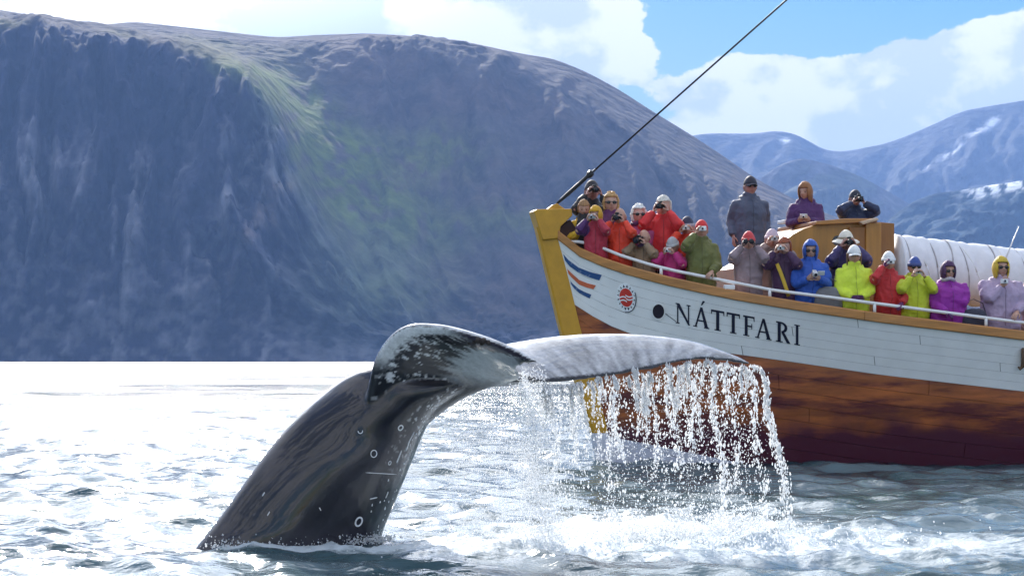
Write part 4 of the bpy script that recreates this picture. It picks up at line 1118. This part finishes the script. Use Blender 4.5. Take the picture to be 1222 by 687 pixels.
    if strap is not None:
        pts = [(-.11, -.175, 1.34), (-.06, -.205, 1.22), (-.01, -.215, 1.08), (.03, -.21, .96), (.06, -.20, .86)]
        sub('strap', *tube(pts, [(.006, .028)] * 5, 8, up=(0, -1, 0)), fabric('strap_%.2f_%.2f_%.2f' % tuple(strap), strap))
    # --- the camera in the hands
    if cam:
        M = rot(facing, 0) @ HM if True else HM
        if 'hold' in poses: cpos = up((0, -.36, 1.24)); M = rot(facing, R(20))
        elif 'chest' in poses: cpos = up((-.03, -.25, 1.40)); M = rot(facing, R(-10))
        else:
            dz = -.06 if 'photo_low' in poses else .0
            cpos = tohead((0, -.185 if cam != 'dslr' else -.175, .012 + dz))
        Rz = rot(facing, 0)
        wpos = base + (cpos * K) @ Rz.T
        co = empty('photo_camera', tuple(wpos)); tag(co, camlabel, 'camera')
        def cp(name, v, f, m, parent=co, **k): return mesh_obj(name, np.asarray(v) @ M.T, f, m, parent, world=False, **k)
        cb = {'dslr': mat('camera_black', (.015, .015, .017), rough=.4), 'binocular': mat('camera_black', (.015, .015, .017)), 'compact': mat('camera_silver', (.62, .63, .65), rough=.3, metal=.3), 'white': mat('camera_white', (.80, .81, .82), rough=.3), 'camcorder': mat('camera_silver', (.62, .63, .65), rough=.3, metal=.3)}[cam]
        lens = mat('lens_glass', (.01, .01, .02), rough=.08)
        if cam == 'dslr':
            g2 = G(); g2.add(*box((0, 0, 0), .135, .055, .085)); g2.add(*box((0, 0, .052), .055, .05, .035)); g2.add(*box((-.055, -.02, 0), .03, .04, .08))
            bevel_mesh(cp('camera_body', g2.V(), g2.f, cb, smooth=False), .008)
            lo = cp('lens', *tube([(0, -.02, -.003), (0, -.07, -.003), (0, -.075, -.003), (0, -.115, -.003)], [.036, .036, .041, .042], 16), cb)
            cp('front_glass', *tube([(0, -.1152, -.003), (0, -.118, -.003)], [.036, .030], 16), lens, lo)
        elif cam == 'binocular':
            for sx in (-1, 1):
                cp('barrel', *tube([(sx * .034, .04, 0), (sx * .034, -.02, 0), (sx * .042, -.05, 0), (sx * .042, -.11, 0)], [.020, .024, .034, .036], 14), cb)
            bevel_mesh(cp('bridge', *box((0, -.02, .004), .05, .07, .02), cb, smooth=False), .005)
        elif cam == 'camcorder':
            bevel_mesh(cp('camera_body', *box((0, 0, 0), .065, .13, .075), cb, smooth=False), .012)
            lo = cp('lens', *tube([(0, -.06, .01), (0, -.10, .01)], [.028, .030], 14), cb)
            cp('front_glass', *tube([(0, -.1005, .01), (0, -.103, .01)], [.024, .02], 14), lens, lo)
            bevel_mesh(cp('flip_screen', *box((.095, .01, .0), .10, .012, .065), cb, smooth=False), .004)
        else:
            bevel_mesh(cp('camera_body', *box((0, 0, 0), .112, .034, .068), cb, smooth=False), .008)
            lo = cp('lens', *tube([(0, -.015, -.002), (0, -.038, -.002)], [.024, .021], 14), cb)
            cp('front_glass', *tube([(0, -.0385, -.002), (0, -.041, -.002)], [.016, .012], 14), lens, lo)
    return root

C_ = dict(red=(.50, .020, .022), orange=(.62, .045, .016), mag=(.36, .012, .12), olive=(.115, .120, .030), tan=(.20, .130, .075), navy=(.020, .028, .060),
          purple=(.055, .012, .085), mauve=(.22, .16, .175), blue=(.015, .070, .34), lime=(.50, .60, .035), yg=(.42, .47, .020), vio=(.22, .010, .24),
          lav=(.33, .25, .36), black=(.015, .015, .020), yellow=(.60, .36, .02), slate=(.055, .065, .105))
for k_ in C_: C_[k_] = tuple(min(.8, 1.3 * q_) for q_ in C_[k_])
FB = .12   # everyone looks towards the whale
person('person in black jacket and dark cap photographing over others at the bow', 706, 229, 0, FB, b=-.38, pose='photo', jacket=C_['black'], hat=('cap', (.02, .015, .02)), hair=('short', (.03, .02, .02)), skin=(.40, .20, .17), cam='dslr', camlabel='black camera held by the person in dark cap at the bow')
person('fair haired youngster in yellow vest looking down at the bow', 697, 249, 0, FB - .3, b=.02, pose='hold', head=(10, 22), jacket=(.02, .022, .03), sleeve=(C_['yellow'], C_['yellow']), hair=('fringe', (.36, .20, .09)), h=1.5)
person('person in yellow hood and purple red jacket at the bow', 711, 257, 0, FB - .2, b=.30, pose='photo', head=(-15, 12), jacket=(.42, .022, .05), sleeve=(C_['purple'], None), hat=('hood', (.62, .33, .01)), cam='compact', camlabel='small camera held by the person in yellow hood', h=1.5)
person('curly blond woman in sunglasses and plum jacket near the bow', 729, 243, 0, FB - .1, b=-.02, pose='rest', jacket=(.14, .03, .13), hair=('curly', (.52, .30, .12)), glasses=True)
person('balding man in bright red orange jacket raising a camera', 740, 259, .42, FB - .25, pose='photo', head=(-8, 8), jacket=C_['orange'], hair=('bald', (.30, .20, .14)), cam='dslr', camlabel='dark camera held by the balding man in red orange')
person('white haired woman in sunglasses with pink collar and plum scarf', 762, 257, 0, FB, b=.12, pose='rest', jacket=(.42, .07, .20), hair=('curly', (.80, .79, .77)), glasses=True, scarf=(.07, .02, .09), skin=(.56, .27, .22))
person('white haired man in red jacket with black camera at his eye', 792, 247, 0, FB - .2, b=.12, pose='photo', head=(-12, 4), jacket=C_['red'], hair=('fringe', (.66, .63, .57)), cam='dslr', camlabel='black camera held by the white haired man in red')
person('bald man in tan jacket and plum scarf bending to his camera', 769, 284, .40, FB - .3, pose='photo', head=(-20, 14), jacket=C_['tan'], hair=('bald', (.35, .25, .2)), scarf=(.10, .05, .13), cam='dslr', camlabel='black camera held by the bald man in tan jacket')
person('person in navy knit hat and orange jacket with white camera', 820, 272, .85, FB - .15, pose='photo', head=(-8, 6), jacket=C_['orange'], hat=('beanie', (.02, .025, .06), (.30, .30, .34)), cam='white', camlabel='white camera held by the person in orange jacket')
person('person in grey knit hat and magenta jacket bowing over a camera', 803, 294, .42, FB - .35, pose='photo', head=(-16, 22), jacket=C_['mag'], hat=('beanie', (.42, .42, .44), (.55, .55, .56)), cam='white', camlabel='white camera held by the person in magenta jacket', lean=6)
person('man in red cap and olive jacket resting a gloved hand on rail', 837, 275, .38, FB - .15, pose=('photo', 'rail'), jacket=C_['olive'], hat=('cap', (.62, .02, .02)), hair=('short', (.35, .28, .25)), cam='white', camlabel='white camera held by the man in red cap', build=1.12)
person('tall man in slate jacket, dark cap and sunglasses on raised deck', 895, 223, 0, FB + .02, b=-.45, foot=1.82, pose='rest', jacket=C_['slate'], hat=('cap', (.02, .02, .04)), glasses=True, hair=('short', (.25, .2, .17)), build=1.2, skin=(.42, .22, .18), h=1.82)
person('woman in dark purple jacket and golden hood leaning on curved panel', 961, 229, 0, FB - .35, b=-.50, foot=1.66, pose='hold', head=(-20, 10), jacket=C_['purple'], hat=('hood', (.30, .13, .05)), hair=('long', (.25, .09, .04)), build=1.2, lean=10, cam='compact', camlabel='small camera in the hands of the woman in golden hood', h=1.66)
person('man in navy jacket and cap aiming a black camera over cabin top', 1020, 238, 0, FB, b=-.50, foot=1.60, pose='elbows', head=(0, 6), jacket=(.018, .030, .085), hat=('cap', (.02, .025, .05)), skin=(.36, .19, .15), cam='dslr', camlabel='black camera resting above the cabin top board', h=1.66, build=1.15)
person('person in red knit hat and mauve grey jacket with black binoculars', 893, 289, .40, FB - .1, pose='photo', head=(-8, 4), jacket=C_['mauve'], hat=('beanie', (.62, .05, .055)), cam='binocular', camlabel='black binoculars held by the person in red knit hat', build=1.1, glove=(.14, .09, .09))
person('person in pale pink knit hat holding a camera high', 921, 287, .85, FB - .1, pose='photo', jacket=(.33, .23, .20), hat=('beanie', (.55, .42, .48)), cam='compact', camlabel='silver camera held by the person in pale pink hat')
person('red haired woman in dark purple jacket with yellow strap', 936, 295, .45, FB - .25, pose='photo', head=(-14, 8), jacket=(.06, .018, .065), hair=('long', (.30, .075, .025)), strap=(.62, .40, .03), cam='white', camlabel='white camera held by the red haired woman')
person('person in blue hooded jacket and sunglasses holding a camcorder', 967, 299, .42, FB - .1, pose='hold', head=(-6, 8), jacket=C_['blue'], hat=('hood', (.03, .10, .42)), glasses=True, cam='camcorder', camlabel='silver camcorder held by the person in blue hood', build=1.22)
person('person in cream sun hat and purple jacket behind a lime jacket', 1009, 289, .95, FB - .1, pose='photo', head=(0, 5), jacket=(.045, .03, .12), hat=('sunhat', (.76, .70, .58)), skin=(.35, .16, .12), hair=('short', (.06, .03, .02)), cam='dslr', camlabel='dark camera under the cream sun hat brim')
person('person in lime jacket and white cap leaning on the rail', 1019, 305, .40, FB - .1, pose='clasp', head=(-4, 4), jacket=C_['lime'], hat=('cap', (.80, .80, .78)), hair=('long', (.20, .11, .06)), glove=(.10, .02, .10), build=1.2)
person('person in red jacket and white knit hat with a camera', 1060, 313, .42, FB - .1, pose=('photo', 'rail'), head=(-4, 4), jacket=(.52, .020, .022), hat=('beanie', (.80, .80, .80)), glove=(.12, .02, .10), cam='compact', camlabel='silver camera held by the person in white knit hat', build=1.15)
person('person in yellow green jacket and blue knit hat with camera', 1091, 319, .40, FB - .05, pose='photo_low', head=(-2, 4), jacket=C_['yg'], hat=('beanie', (.04, .08, .30), (.05, .07, .22)), glasses=True, cam='white', camlabel='white camera held by the person in yellow green', build=1.22, trousers=(.04, .015, .06))
person('brown haired woman in violet jacket and sunglasses by the rail', 1131, 324, .40, FB, pose=('rail', 'fold'), head=(4, 2), jacket=C_['vio'], hat=('hood', (.07, .02, .09)), hair=('fringe', (.16, .075, .035)), glasses=True, build=1.5, scarf=(.45, .40, .44), glove=(.10, .02, .12), trousers=(.02, .02, .05))
person('person in lavender jacket, yellow hood and sunglasses by the rail', 1194, 320, .45, FB - .05, pose=('chest', 'rail'), head=(2, 0), jacket=C_['lav'], hat=('hood', (.62, .42, .03)), hair=('fringe', (.13, .06, .03)), glasses=True, build=1.45, cam='compact', camlabel='small camera at the chest of the lavender jacket')
person('person in pale pink jacket beside the lavender jacket', 1236, 326, .55, FB, pose='rest', jacket=(.52, .32, .36), hat=('hood', (.60, .48, .48)), build=1.2, glasses=True)

def small_things():
    # grey shoulder bag beside the lime jacket, dark bag by the violet jacket
    for (px, py, row, col, label) in ((988, 357, .30, (.16, .16, .17), 'grey shoulder bag between the blue and lime jackets'), (1162, 383, .28, (.025, .025, .05), 'dark navy bag between the violet and lavender jackets')):
        b = 1.5
        for _ in range(10): q, s = Pb(px, py, b); b = sheer_at(s)[0] - row
        o = empty('shoulder_bag', tuple(q - UP * .2)); tag(o, label, 'bag')
        a = np.linspace(0, 2 * math.pi, 24, endpoint=False); rg = []
        for z, k in ((-.20, .80), (-.18, .96), (-.08, 1.04), (.04, 1.0), (.12, .90), (.17, .66)):
            rg.append(np.stack([np.sign(np.cos(a)) * np.abs(np.cos(a)) ** .6 * .20 * k, np.sign(np.sin(a)) * np.abs(np.sin(a)) ** .6 * .10 * k, np.full(24, z + .2) + .012 * np.sin(3 * a)], 1))
        mesh_obj('bag_body', *loft(rg), fabric('bag_%.2f' % col[0], col), o, world=False)
        mesh_obj('shoulder_strap', *tube([(-.17, 0, .33), (-.13, 0, .46), (0, .02, .52), (.13, 0, .46), (.17, 0, .33)], [(.006, .02)] * 5, 8), fabric('bag_%.2f' % col[0], col), o, world=False)
small_things()

# ------------------------------------------------------------------ the whale
def build_whale():
    sec = [  # dorsal contour, ventral contour, distance, half thickness
        ((110, 812), (420, 800), (15.25, 16.0), .46), ((165, 745), (438, 722), (15.25, 16.0), .46), ((230, 658), (455, 642), (15.28, 16.0), .46), ((266, 612), (470, 603), (15.36, 15.97), .44), ((312, 548), (491, 552), (15.5, 15.92), .42), ((350, 502), (505, 518), (15.64, 15.88), .39),
        ((394, 462), (519, 493), 15.8, .40), ((428, 442), (536, 478), 15.75, .36), ((462, 432), (560, 467), 15.75, .29), ((505, 428), (590, 460), 15.78, .19), ((550, 432), (618, 456.5), 15.8, .085), ((600, 441), (640, 455), 15.85, .04)]
    ctr = []
    for (l, r, D, w) in sec:
        d0, d1 = D if isinstance(D, tuple) else (D, D)
        a, b = P(*l, d0), P(*r, d1); ctr.append(np.concatenate([a, b, [w]]))
    S = smooth_curve(ctr, 60); n = 40; th = np.linspace(0, 2 * math.pi, n, endpoint=False)
    rings = []
    for q in S:
        a, b, w = q[:3], q[3:6], q[6]; c = (a + b) / 2; u = (a - b) / 2
        cs, sn = np.cos(th), np.sin(th)
        wid = w * (1 - .30 * cs)            # thinner towards the dorsal ridge
        rings.append(c + np.outer(cs, u) + np.outer(np.sign(sn) * np.abs(sn) ** .9 * wid, (0, -1., 0)))
    g = G(); g.add(*loft(rings))
    # flukes: leading edge, trailing edge as (px, py, D) from root to tip
    def fluke(lead, trail, thick, camber, ns=150, nc=60):
        Lc = smooth_curve([P(*q) for q in lead], ns); Tc = smooth_curve([P(*q) for q in trail], ns)
        i = np.linspace(0, 1, ns); j = np.linspace(0, 1, nc)
        M = Lc[:, None] + (Tc - Lc)[:, None] * j[None, :, None]
        M = M + camber(i[:, None], j[None, :])[..., None] * np.array((0, 1., .25))
        # scalloped trailing edge
        M[:, -1] += ((vnoise(i * 26, i * 0 + 3.3) - .5) * .045 * (i > .1))[:, None] * np.array((0, .1, 1))
        du = np.gradient(M, axis=0); dv = np.gradient(M, axis=1); nn = np.cross(du, dv); nn /= np.linalg.norm(nn, axis=2)[..., None] + 1e-9
        tk = thick(i)[:, None] * (np.sqrt(np.clip(j, 0, 1)) * (1 - j) ** .75 * 1.75 + .10)[None, :]
        return M, nn, tk
    lthick = lambda i: .20 * (1 - i) ** .8 + .034
    left = fluke([(430, 560, 15.70), (433, 508, 15.49), (446, 433, 15.33), (474, 394.5, 15.15), (512, 388.5, 15.05), (562, 399, 14.95), (606, 414, 14.88), (643, 430.5, 14.82)],
                 [(515, 490, 15.85), (562, 468, 15.70), (604, 457, 15.50), (620, 452.5, 15.3), (619, 446, 15.15), (616, 440, 15.03), (623, 435, 14.93), (643, 432, 14.82)], lthick,
                 lambda i, j: .13 * np.sin(math.pi * j) * np.sin(math.pi * np.clip(i * 1.05, 0, 1)))
    right = fluke([(500, 455, 15.85), (560, 424, 16.2), (612, 410.5, 16.5), (680, 401, 16.75), (750, 399.5, 16.95), (820, 407, 17.05), (868, 422, 17.1), (897, 434, 17.12)],
                  [(640, 452, 15.82), (655, 455, 15.95), (690, 452.5, 16.1), (735, 447, 16.3), (780, 438, 16.5), (820, 429.5, 16.7), (860, 429, 16.92), (897, 435.5, 17.12)], lambda i: .15 * (1 - i) ** .7 + .028,
                  lambda i, j: -.05 * np.sin(math.pi * j) * np.sin(math.pi * i))
    samples = []
    for which, (M, nn, tk) in enumerate((left, right)):
        ns, nc = tk.shape
        A = M + nn * tk[..., None] * .5; B = M - nn * tk[..., None] * .5
        rg = [np.vstack([A[k], B[k][::-1]]) for k in range(ns)]
        g.add(*loft(rg))
        for sgn, Q in ((1, A), (-1, B)):
            for k in range(0, ns):
                for l in range(0, nc): samples.append((Q[k, l], which, k / (ns - 1), l / (nc - 1), sgn))
    V, Fc, NN = remesh(g.V(), g.f, .0160, 9)
    # colour from the place on the animal
    kd = KDTree(len(samples) + 60 * n)
    for i, s in enumerate(samples): kd.insert(Vector(s[0]), i)
    off = len(samples); pinfo = []
    for k, rg in enumerate(rings):
        for m_, p in enumerate(rg): kd.insert(Vector(p), off + len(pinfo)); pinfo.append((k / 59, th[m_]))
    kd.balance()
    W = np.zeros(len(V)); I = np.zeros(len(V)); J = np.zeros(len(V)); SG = np.zeros(len(V)); K_ = np.zeros(len(V)); TH_ = np.zeros(len(V)); fl = np.zeros(len(V))
    for i, p in enumerate(V):
        q = kd.find(Vector(p))[1]
        if q < off:
            s = samples[q]; fl[i] = 1 + s[1]; I[i] = s[2]; J[i] = s[3]; SG[i] = s[4]
        else:
            K_[i], TH_[i] = pinfo[q - off]
    black = np.array((.005, .004, .009)); c = np.tile(black, (len(V), 1))
    ped = fl == 0
    nn1 = fbm(V[:, 0] * 3, V[:, 1] * 3, V[:, 2] * 3, oct=5); nn2 = fbm(V[:, 0] * 14, V[:, 1] * 14, V[:, 2] * 14, oct=4)
    c = mix(c, (.020, .016, .026), ped * sstep(nn1, .35, .65) * .7)
    dors = (NN[:, 2] > .10)
    # up-facing fluke sides: wet sky sheen painted pale, streaked like draining water
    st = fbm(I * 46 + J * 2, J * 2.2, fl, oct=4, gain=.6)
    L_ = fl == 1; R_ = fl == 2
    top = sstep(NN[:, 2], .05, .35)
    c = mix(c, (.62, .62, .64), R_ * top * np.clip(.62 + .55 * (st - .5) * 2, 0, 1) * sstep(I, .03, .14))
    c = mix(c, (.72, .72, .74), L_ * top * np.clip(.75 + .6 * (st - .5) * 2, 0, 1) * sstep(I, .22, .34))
    # grey patch below the near fluke, broken edges
    under = L_ * (1 - sstep(NN[:, 2], -.05, .15))
    patch = sstep(J + (st - .5) * .34 + (I - .5) * .25, .40, .54) * sstep(I, .20, .38) * (1 - sstep(I + (nn2 - .5) * .2, .82, .94))
    c = mix(c, (.56, .58, .60), under * patch * (.75 + .5 * (nn1 - .5)))
    # white flecks along the leading edge and scratches
    fleck = fbm(I * 75 + J * 5, J * 15 + I * 4, fl + .5, oct=3, gain=.6)
    c = mix(c, (.75, .75, .77), under * (1 - patch) * sstep(fleck - J * .30, .50, .58) * sstep(J, .02, .06) * .85)
    c = mix(c, (.78, .78, .80), under * (1 - sstep(J + (fleck - .5) * .22, .07, .11)) * sstep(I, .26, .34) * (1 - sstep(I, .58, .72)))  # wet rim highlight painted white along the near fluke's leading edge
    c = mix(c, (.010, .008, .012), R_ * sstep(J + (nn2 - .5) * .04, .94, .97))
    c = mix(c, (.020, .010, .03), L_ * sstep(I, .62, .72) * (1 - sstep(J, .25, .40)) * (1 - top) * .95)
    fl2 = fbm(V[:, 0] * 46, V[:, 1] * 30, V[:, 2] * 46, oct=2)
    vent = ped * sstep(np.cos(TH_), -.55, -.9) * sstep(K_, .30, .5)
    c = mix(c, (.6, .6, .62), vent * sstep(fl2, .66, .70))
    m = mat('wet_whale_skin', attr='col', rough=.32, spec=.35, var=.2, nscale=30, bump=.007, bscale=7, bdet=8, coat=.7)
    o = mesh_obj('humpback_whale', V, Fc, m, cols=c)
    tag(o, 'dark wet whale tail raised from the water with both flukes spread', 'whale')
    bv = BVHTree.FromPolygons([tuple(a) for a in V], [tuple(int(k) for k in f) for f in Fc])
    def skin(px, py):
        d = Vector(((px - CX) / F, 1, (HY - py) / F)).normalized(); h = bv.ray_cast(Vector((0, 0, EYE)), d)
        return (np.array(h[0]), np.array(h[1])) if h[0] is not None else None
    SC = mat('scar_white', (.72, .72, .74), rough=.5); BN = mat('barnacle_shell', (.035, .026, .022), rough=.8, bump=.004, bscale=60)
    def ring(px, py, r, w, t1=6.2832):
        hit = skin(px, py)
        if hit is None: return
        p, nrm = hit; u = np.cross(nrm, (0, 0, 1.)); u /= np.linalg.norm(u); v = np.cross(nrm, u)
        pts = [p + nrm * .002 + r * (math.cos(t) * u + 1.1 * math.sin(t) * v) for t in np.linspace(0, t1, 22)]
        mesh_obj('ring_scar', *tube(pts, [(w * .5, w)] * 22, 6, cap=True, up=nrm), SC, o)
    for a in ((428, 622, .034, .008), (446, 541, .026, .004), (430, 514, .018, .004, 3.4), (478, 510, .020, .006), (465, 552, .014, .005), (483, 551, .016, .006, 4)): ring(*a)
    def line(px0, py0, px1, py1, w):
        a, b = skin(px0, py0), skin(px1, py1)
        if a is None or b is None: return
        pts = []
        for k in range(9):
            h = skin(px0 + (px1 - px0) * k / 8, py0 + (py1 - py0) * k / 8)
            if h is not None: pts.append(h[0] + h[1] * .002)
        if len(pts) > 2: mesh_obj('scratch_scar', *tube(pts, [w * .3] + [w] * (len(pts) - 2) + [w * .3], 5), SC, o)
    line(436, 563.5, 473, 565.5, .0035); line(441, 595, 450, 593, .005); line(489, 524, 484, 538, .006); line(494, 515, 486, 530, .006); line(463, 586, 460, 594, .006); line(479, 537, 473, 552, .006)
    line(313, 592, 316, 587, .005); line(319, 615, 322, 610, .004); line(381, 605, 383, 609, .004)
    rr = random.Random(4)
    for k in range(46):
        t = rr.random(); px = 450 + 66 * t + rr.gauss(0, 9); py = 628 - 130 * t + rr.gauss(0, 8); h = skin(px, py)
        if h is None: continue
        p, nrm = h; s_ = rr.uniform(.004, .011)
        v, f = ellipsoid(p, (s_ * rr.uniform(.5, 1), .003, s_ * rr.uniform(.8, 2.2)), 8, 6); mesh_obj('speckle_scar', v, f, SC, o)
    for (px, py, r) in ((571, 406, .030), (577, 406.5, .026), (566, 408, .022), (583, 409, .020), (575, 409.5, .020), (560, 409, .016)):
        h = skin(px, py) or (P(px, py, 14.95), np.array((0, -1., 0)))
        p, nrm = h; u = np.cross(nrm, (1, 0, 0)); u /= np.linalg.norm(u)
        mesh_obj('barnacle', *tube([p - nrm * .01, p + nrm * r * .5, p + nrm * r * .9], [r, r * .85, r * .45], 9), BN, o)
    return bv, left, right
WBVH, FL_L, FL_R = build_whale()

# ------------------------------------------------------------------ falling water
SPRAY = bpy.data.materials.new('white_water_drops'); SPRAY.use_nodes = True
def _spray():
    N = SPRAY.node_tree.nodes; L = SPRAY.node_tree.links; b = N['Principled BSDF']
    b.inputs['Base Color'].default_value = (.95, .96, .97, 1); b.inputs['Roughness'].default_value = .2
    t = N.new('ShaderNodeBsdfTranslucent'); t.inputs[0].default_value = (.98, .99, 1, 1)
    mx = N.new('ShaderNodeMixShader'); mx.inputs[0].default_value = .7
    L.new(b.outputs[0], mx.inputs[1]); L.new(t.outputs[0], mx.inputs[2])
    tr = N.new('ShaderNodeBsdfTransparent'); m2 = N.new('ShaderNodeMixShader'); m2.inputs[0].default_value = .25      # clear water lets light through
    L.new(mx.outputs[0], m2.inputs[1]); L.new(tr.outputs[0], m2.inputs[2]); L.new(m2.outputs[0], N['Material Output'].inputs[0])
_spray()
OCT_V = np.array([(1, 0, 0), (-1, 0, 0), (0, 1, 0), (0, -1, 0), (0, 0, 1), (0, 0, -1)], float)
OCT_F = np.array([(0, 2, 4), (2, 1, 4), (1, 3, 4), (3, 0, 4), (2, 0, 5), (1, 2, 5), (3, 1, 5), (0, 3, 5)])
def drops(name, pos, rad, label, stretch=None, cat='water spray'):
    pos = np.asarray(pos); n = len(pos); rad = np.asarray(rad)
    stretch = np.ones(n) if stretch is None else stretch
    # irregular blobs: each corner pulled a little
    r = np.random.default_rng(n)
    v = OCT_V[None] * rad[:, None, None] * r.uniform(.65, 1.35, (n, 6, 1)); v[:, :, 2] *= stretch[:, None]
    ang = r.uniform(0, 6.28, n); cs, sn = np.cos(ang)[:, None], np.sin(ang)[:, None]
    v = np.stack([v[..., 0] * cs - v[..., 1] * sn, v[..., 0] * sn + v[..., 1] * cs, v[..., 2]], -1) + pos[:, None]
    f = (OCT_F[None] + 6 * np.arange(n)[:, None, None]).reshape(-1, 3)
    o = mesh_obj(name, v.reshape(-1, 3), f, SPRAY); tag(o, label, cat, kind='stuff'); return o

def build_spray():
    r = np.random.default_rng(21)
    Mr, nr_, tr_ = FL_R; Ml = FL_L[0]
    te = Mr[:, -1]; ns = len(te)
    def edge(u): return np.stack([np.interp(u, np.linspace(0, 1, ns), te[:, k]) for k in range(3)], -1)
    pos, rad, stch = [], [], []
    g = 9.8
    # strands: beads that fall from the trailing edge, each with its own drift
    for k in range(64):
        u0 = r.uniform(.06, .99); w = r.uniform(.6, 1.3); vx, vy, vz = r.normal(.12, .12), r.normal(-.15, .15), r.uniform(-.3, .5)
        T = math.sqrt(2 * 1.45 / g) * r.choice([r.uniform(.2, .5), r.uniform(.5, 1.02)])
        n = int(r.uniform(90, 230)); t = np.sqrt(r.uniform(.03, 1, n)) * T
        p = edge(np.full(n, u0)) + np.stack([vx * t, vy * t, vz * t - .5 * g * t * t], 1)
        p += r.normal(0, 1, (n, 3)) * (.003 + .030 * t[:, None] * w) * np.array((1, 1, .6)); p[:, 0] += .025 * np.sin(t * 17 + k) * t / .3; p[:, 2] -= .03
        pos.append(p); rad.append(np.clip(r.lognormal(-5.62, .42, n), .002, .010) * w); stch.append(r.uniform(1.2, 4.0, n))
    # heavy jets
    for (u0, vx, vy, n, sp, T) in ((.999, .52, -.25, 1100, .05, .58), (.965, .30, -.2, 350, .06, .56), (.80, .20, -.3, 650, .05, .57), (.62, .16, -.3, 260, .05, .45), (.72, .05, -.2, 260, .05, .4), (.5, .2, -.2, 260, .05, .3), (.40, .25, -.25, 300, .05, .4), (.86, .26, -.2, 250, .05, .5)):
        t = np.sqrt(r.uniform(0, 1, n)) ** 1.15 * T
        p = edge(np.full(n, u0)) + np.stack([vx * t, vy * t, -.02 - .5 * g * t * t + .25 * t], 1)
        p[:, 0] += .030 * np.sin(t * 19 + u0 * 30); p += r.normal(0, 1, (n, 3)) * (.008 + sp * .7 * t[:, None])
        pos.append(p); rad.append(np.clip(r.lognormal(-5.3, .5, n), .0025, .016)); stch.append(r.uniform(1, 3.4, n))
    # loose drops through the whole curtain
    n = 5200; u = r.beta(1.5, 1.0, n); z = r.uniform(0, 1, n) ** .75; p = edge(.05 + .95 * u)
    p[:, 2] *= 1 - z; p[:, 0] += r.normal(.08, .12, n) * (z + .1); p[:, 1] += r.normal(-.12, .2, n) * (z + .1)
    pos.append(p); rad.append(np.clip(r.lognormal(-5.62, .5, n), .0018, .012)); stch.append(r.uniform(.8, 1.8, n))
    # the thick fringe just below the edge
    n = 900; u = r.beta(1.2, 1, n) * .97 + .02; f_ = r.exponential(.07, n) * (.5 + 1.6 * fbm(u * 24, u * 0 + 2, oct=3)); p = edge(u)
    p[:, 2] -= f_ + .035; p[:, 0] += r.normal(0, .01, n) + .12 * f_ ; p[:, 1] += np.abs(r.normal(0, .02, n)) + .015
    pos.append(p); rad.append(np.clip(r.lognormal(-5.2, .35, n), .003, .012)); stch.append(r.uniform(1.2, 3.2, n))
    # splashes where the strands strike the sea
    for k in range(70):
        u0 = r.uniform(.25, 1.0); c0 = edge(np.array([u0]))[0] + (r.normal(.15, .15), r.normal(-.2, .25), 0); c0[2] = .03
        n = int(r.uniform(20, 70)); d = r.normal(0, 1, (n, 3)) * (.12, .12, .10); d[:, 2] = np.abs(d[:, 2])
        pos.append(c0 + d * r.uniform(.4, 1.3)); rad.append(np.clip(r.lognormal(-5.2, .4, n), .003, .012)); stch.append(r.uniform(.8, 1.6, n))
    P_ = np.vstack(pos); ok = P_[:, 2] > -.02
    drops('falling_drops', P_[ok], np.concatenate(rad)[ok], 'white drops and strands streaming off the far fluke', np.concatenate(stch)[ok])
    # fine curtain from the near fluke
    tip = Ml[:, -1]; n = 17000; q = tip[r.integers(2, len(tip) - 1, n)]
    z = r.uniform(0, 1, n) ** .8; p = q.copy(); p[:, 2] *= 1 - z; p[:, 0] += .04 + .30 * z ** .8 * r.uniform(0, 1, n) + r.normal(0, .055, n) * (.25 + z); p[:, 1] += r.normal(0, .10, n) * (.2 + z)
    drops('fine_spray', p, np.clip(r.lognormal(-5.85, .35, n), .0016, .007), 'fine white spray curtain pouring from the near fluke', r.uniform(1, 2.4, n))
    # froth thrown up round the foot of the tail and over the churned water
    pos = []
    for k in range(2600):
        t = r.random(); pos.append(P(250 + 215 * t + r.normal(0, 6), 652 - 12 * t, 15.15 + .5 * t + r.normal(0, .10)))
    b = np.array(pos); b[:, 2] = np.abs(r.normal(0, .035, len(b))) + .02
    pos2 = np.stack([r.normal(1.2, .9, 5000), r.normal(15.9, .7, 5000), np.abs(r.normal(0, .05, 5000)) + .01], 1)
    b = np.vstack([b, pos2])
    drops('froth', b, np.clip(r.lognormal(-5.2, .4, len(b)), .003, .012), 'white froth and droplets over the churned water below the tail')
build_spray()
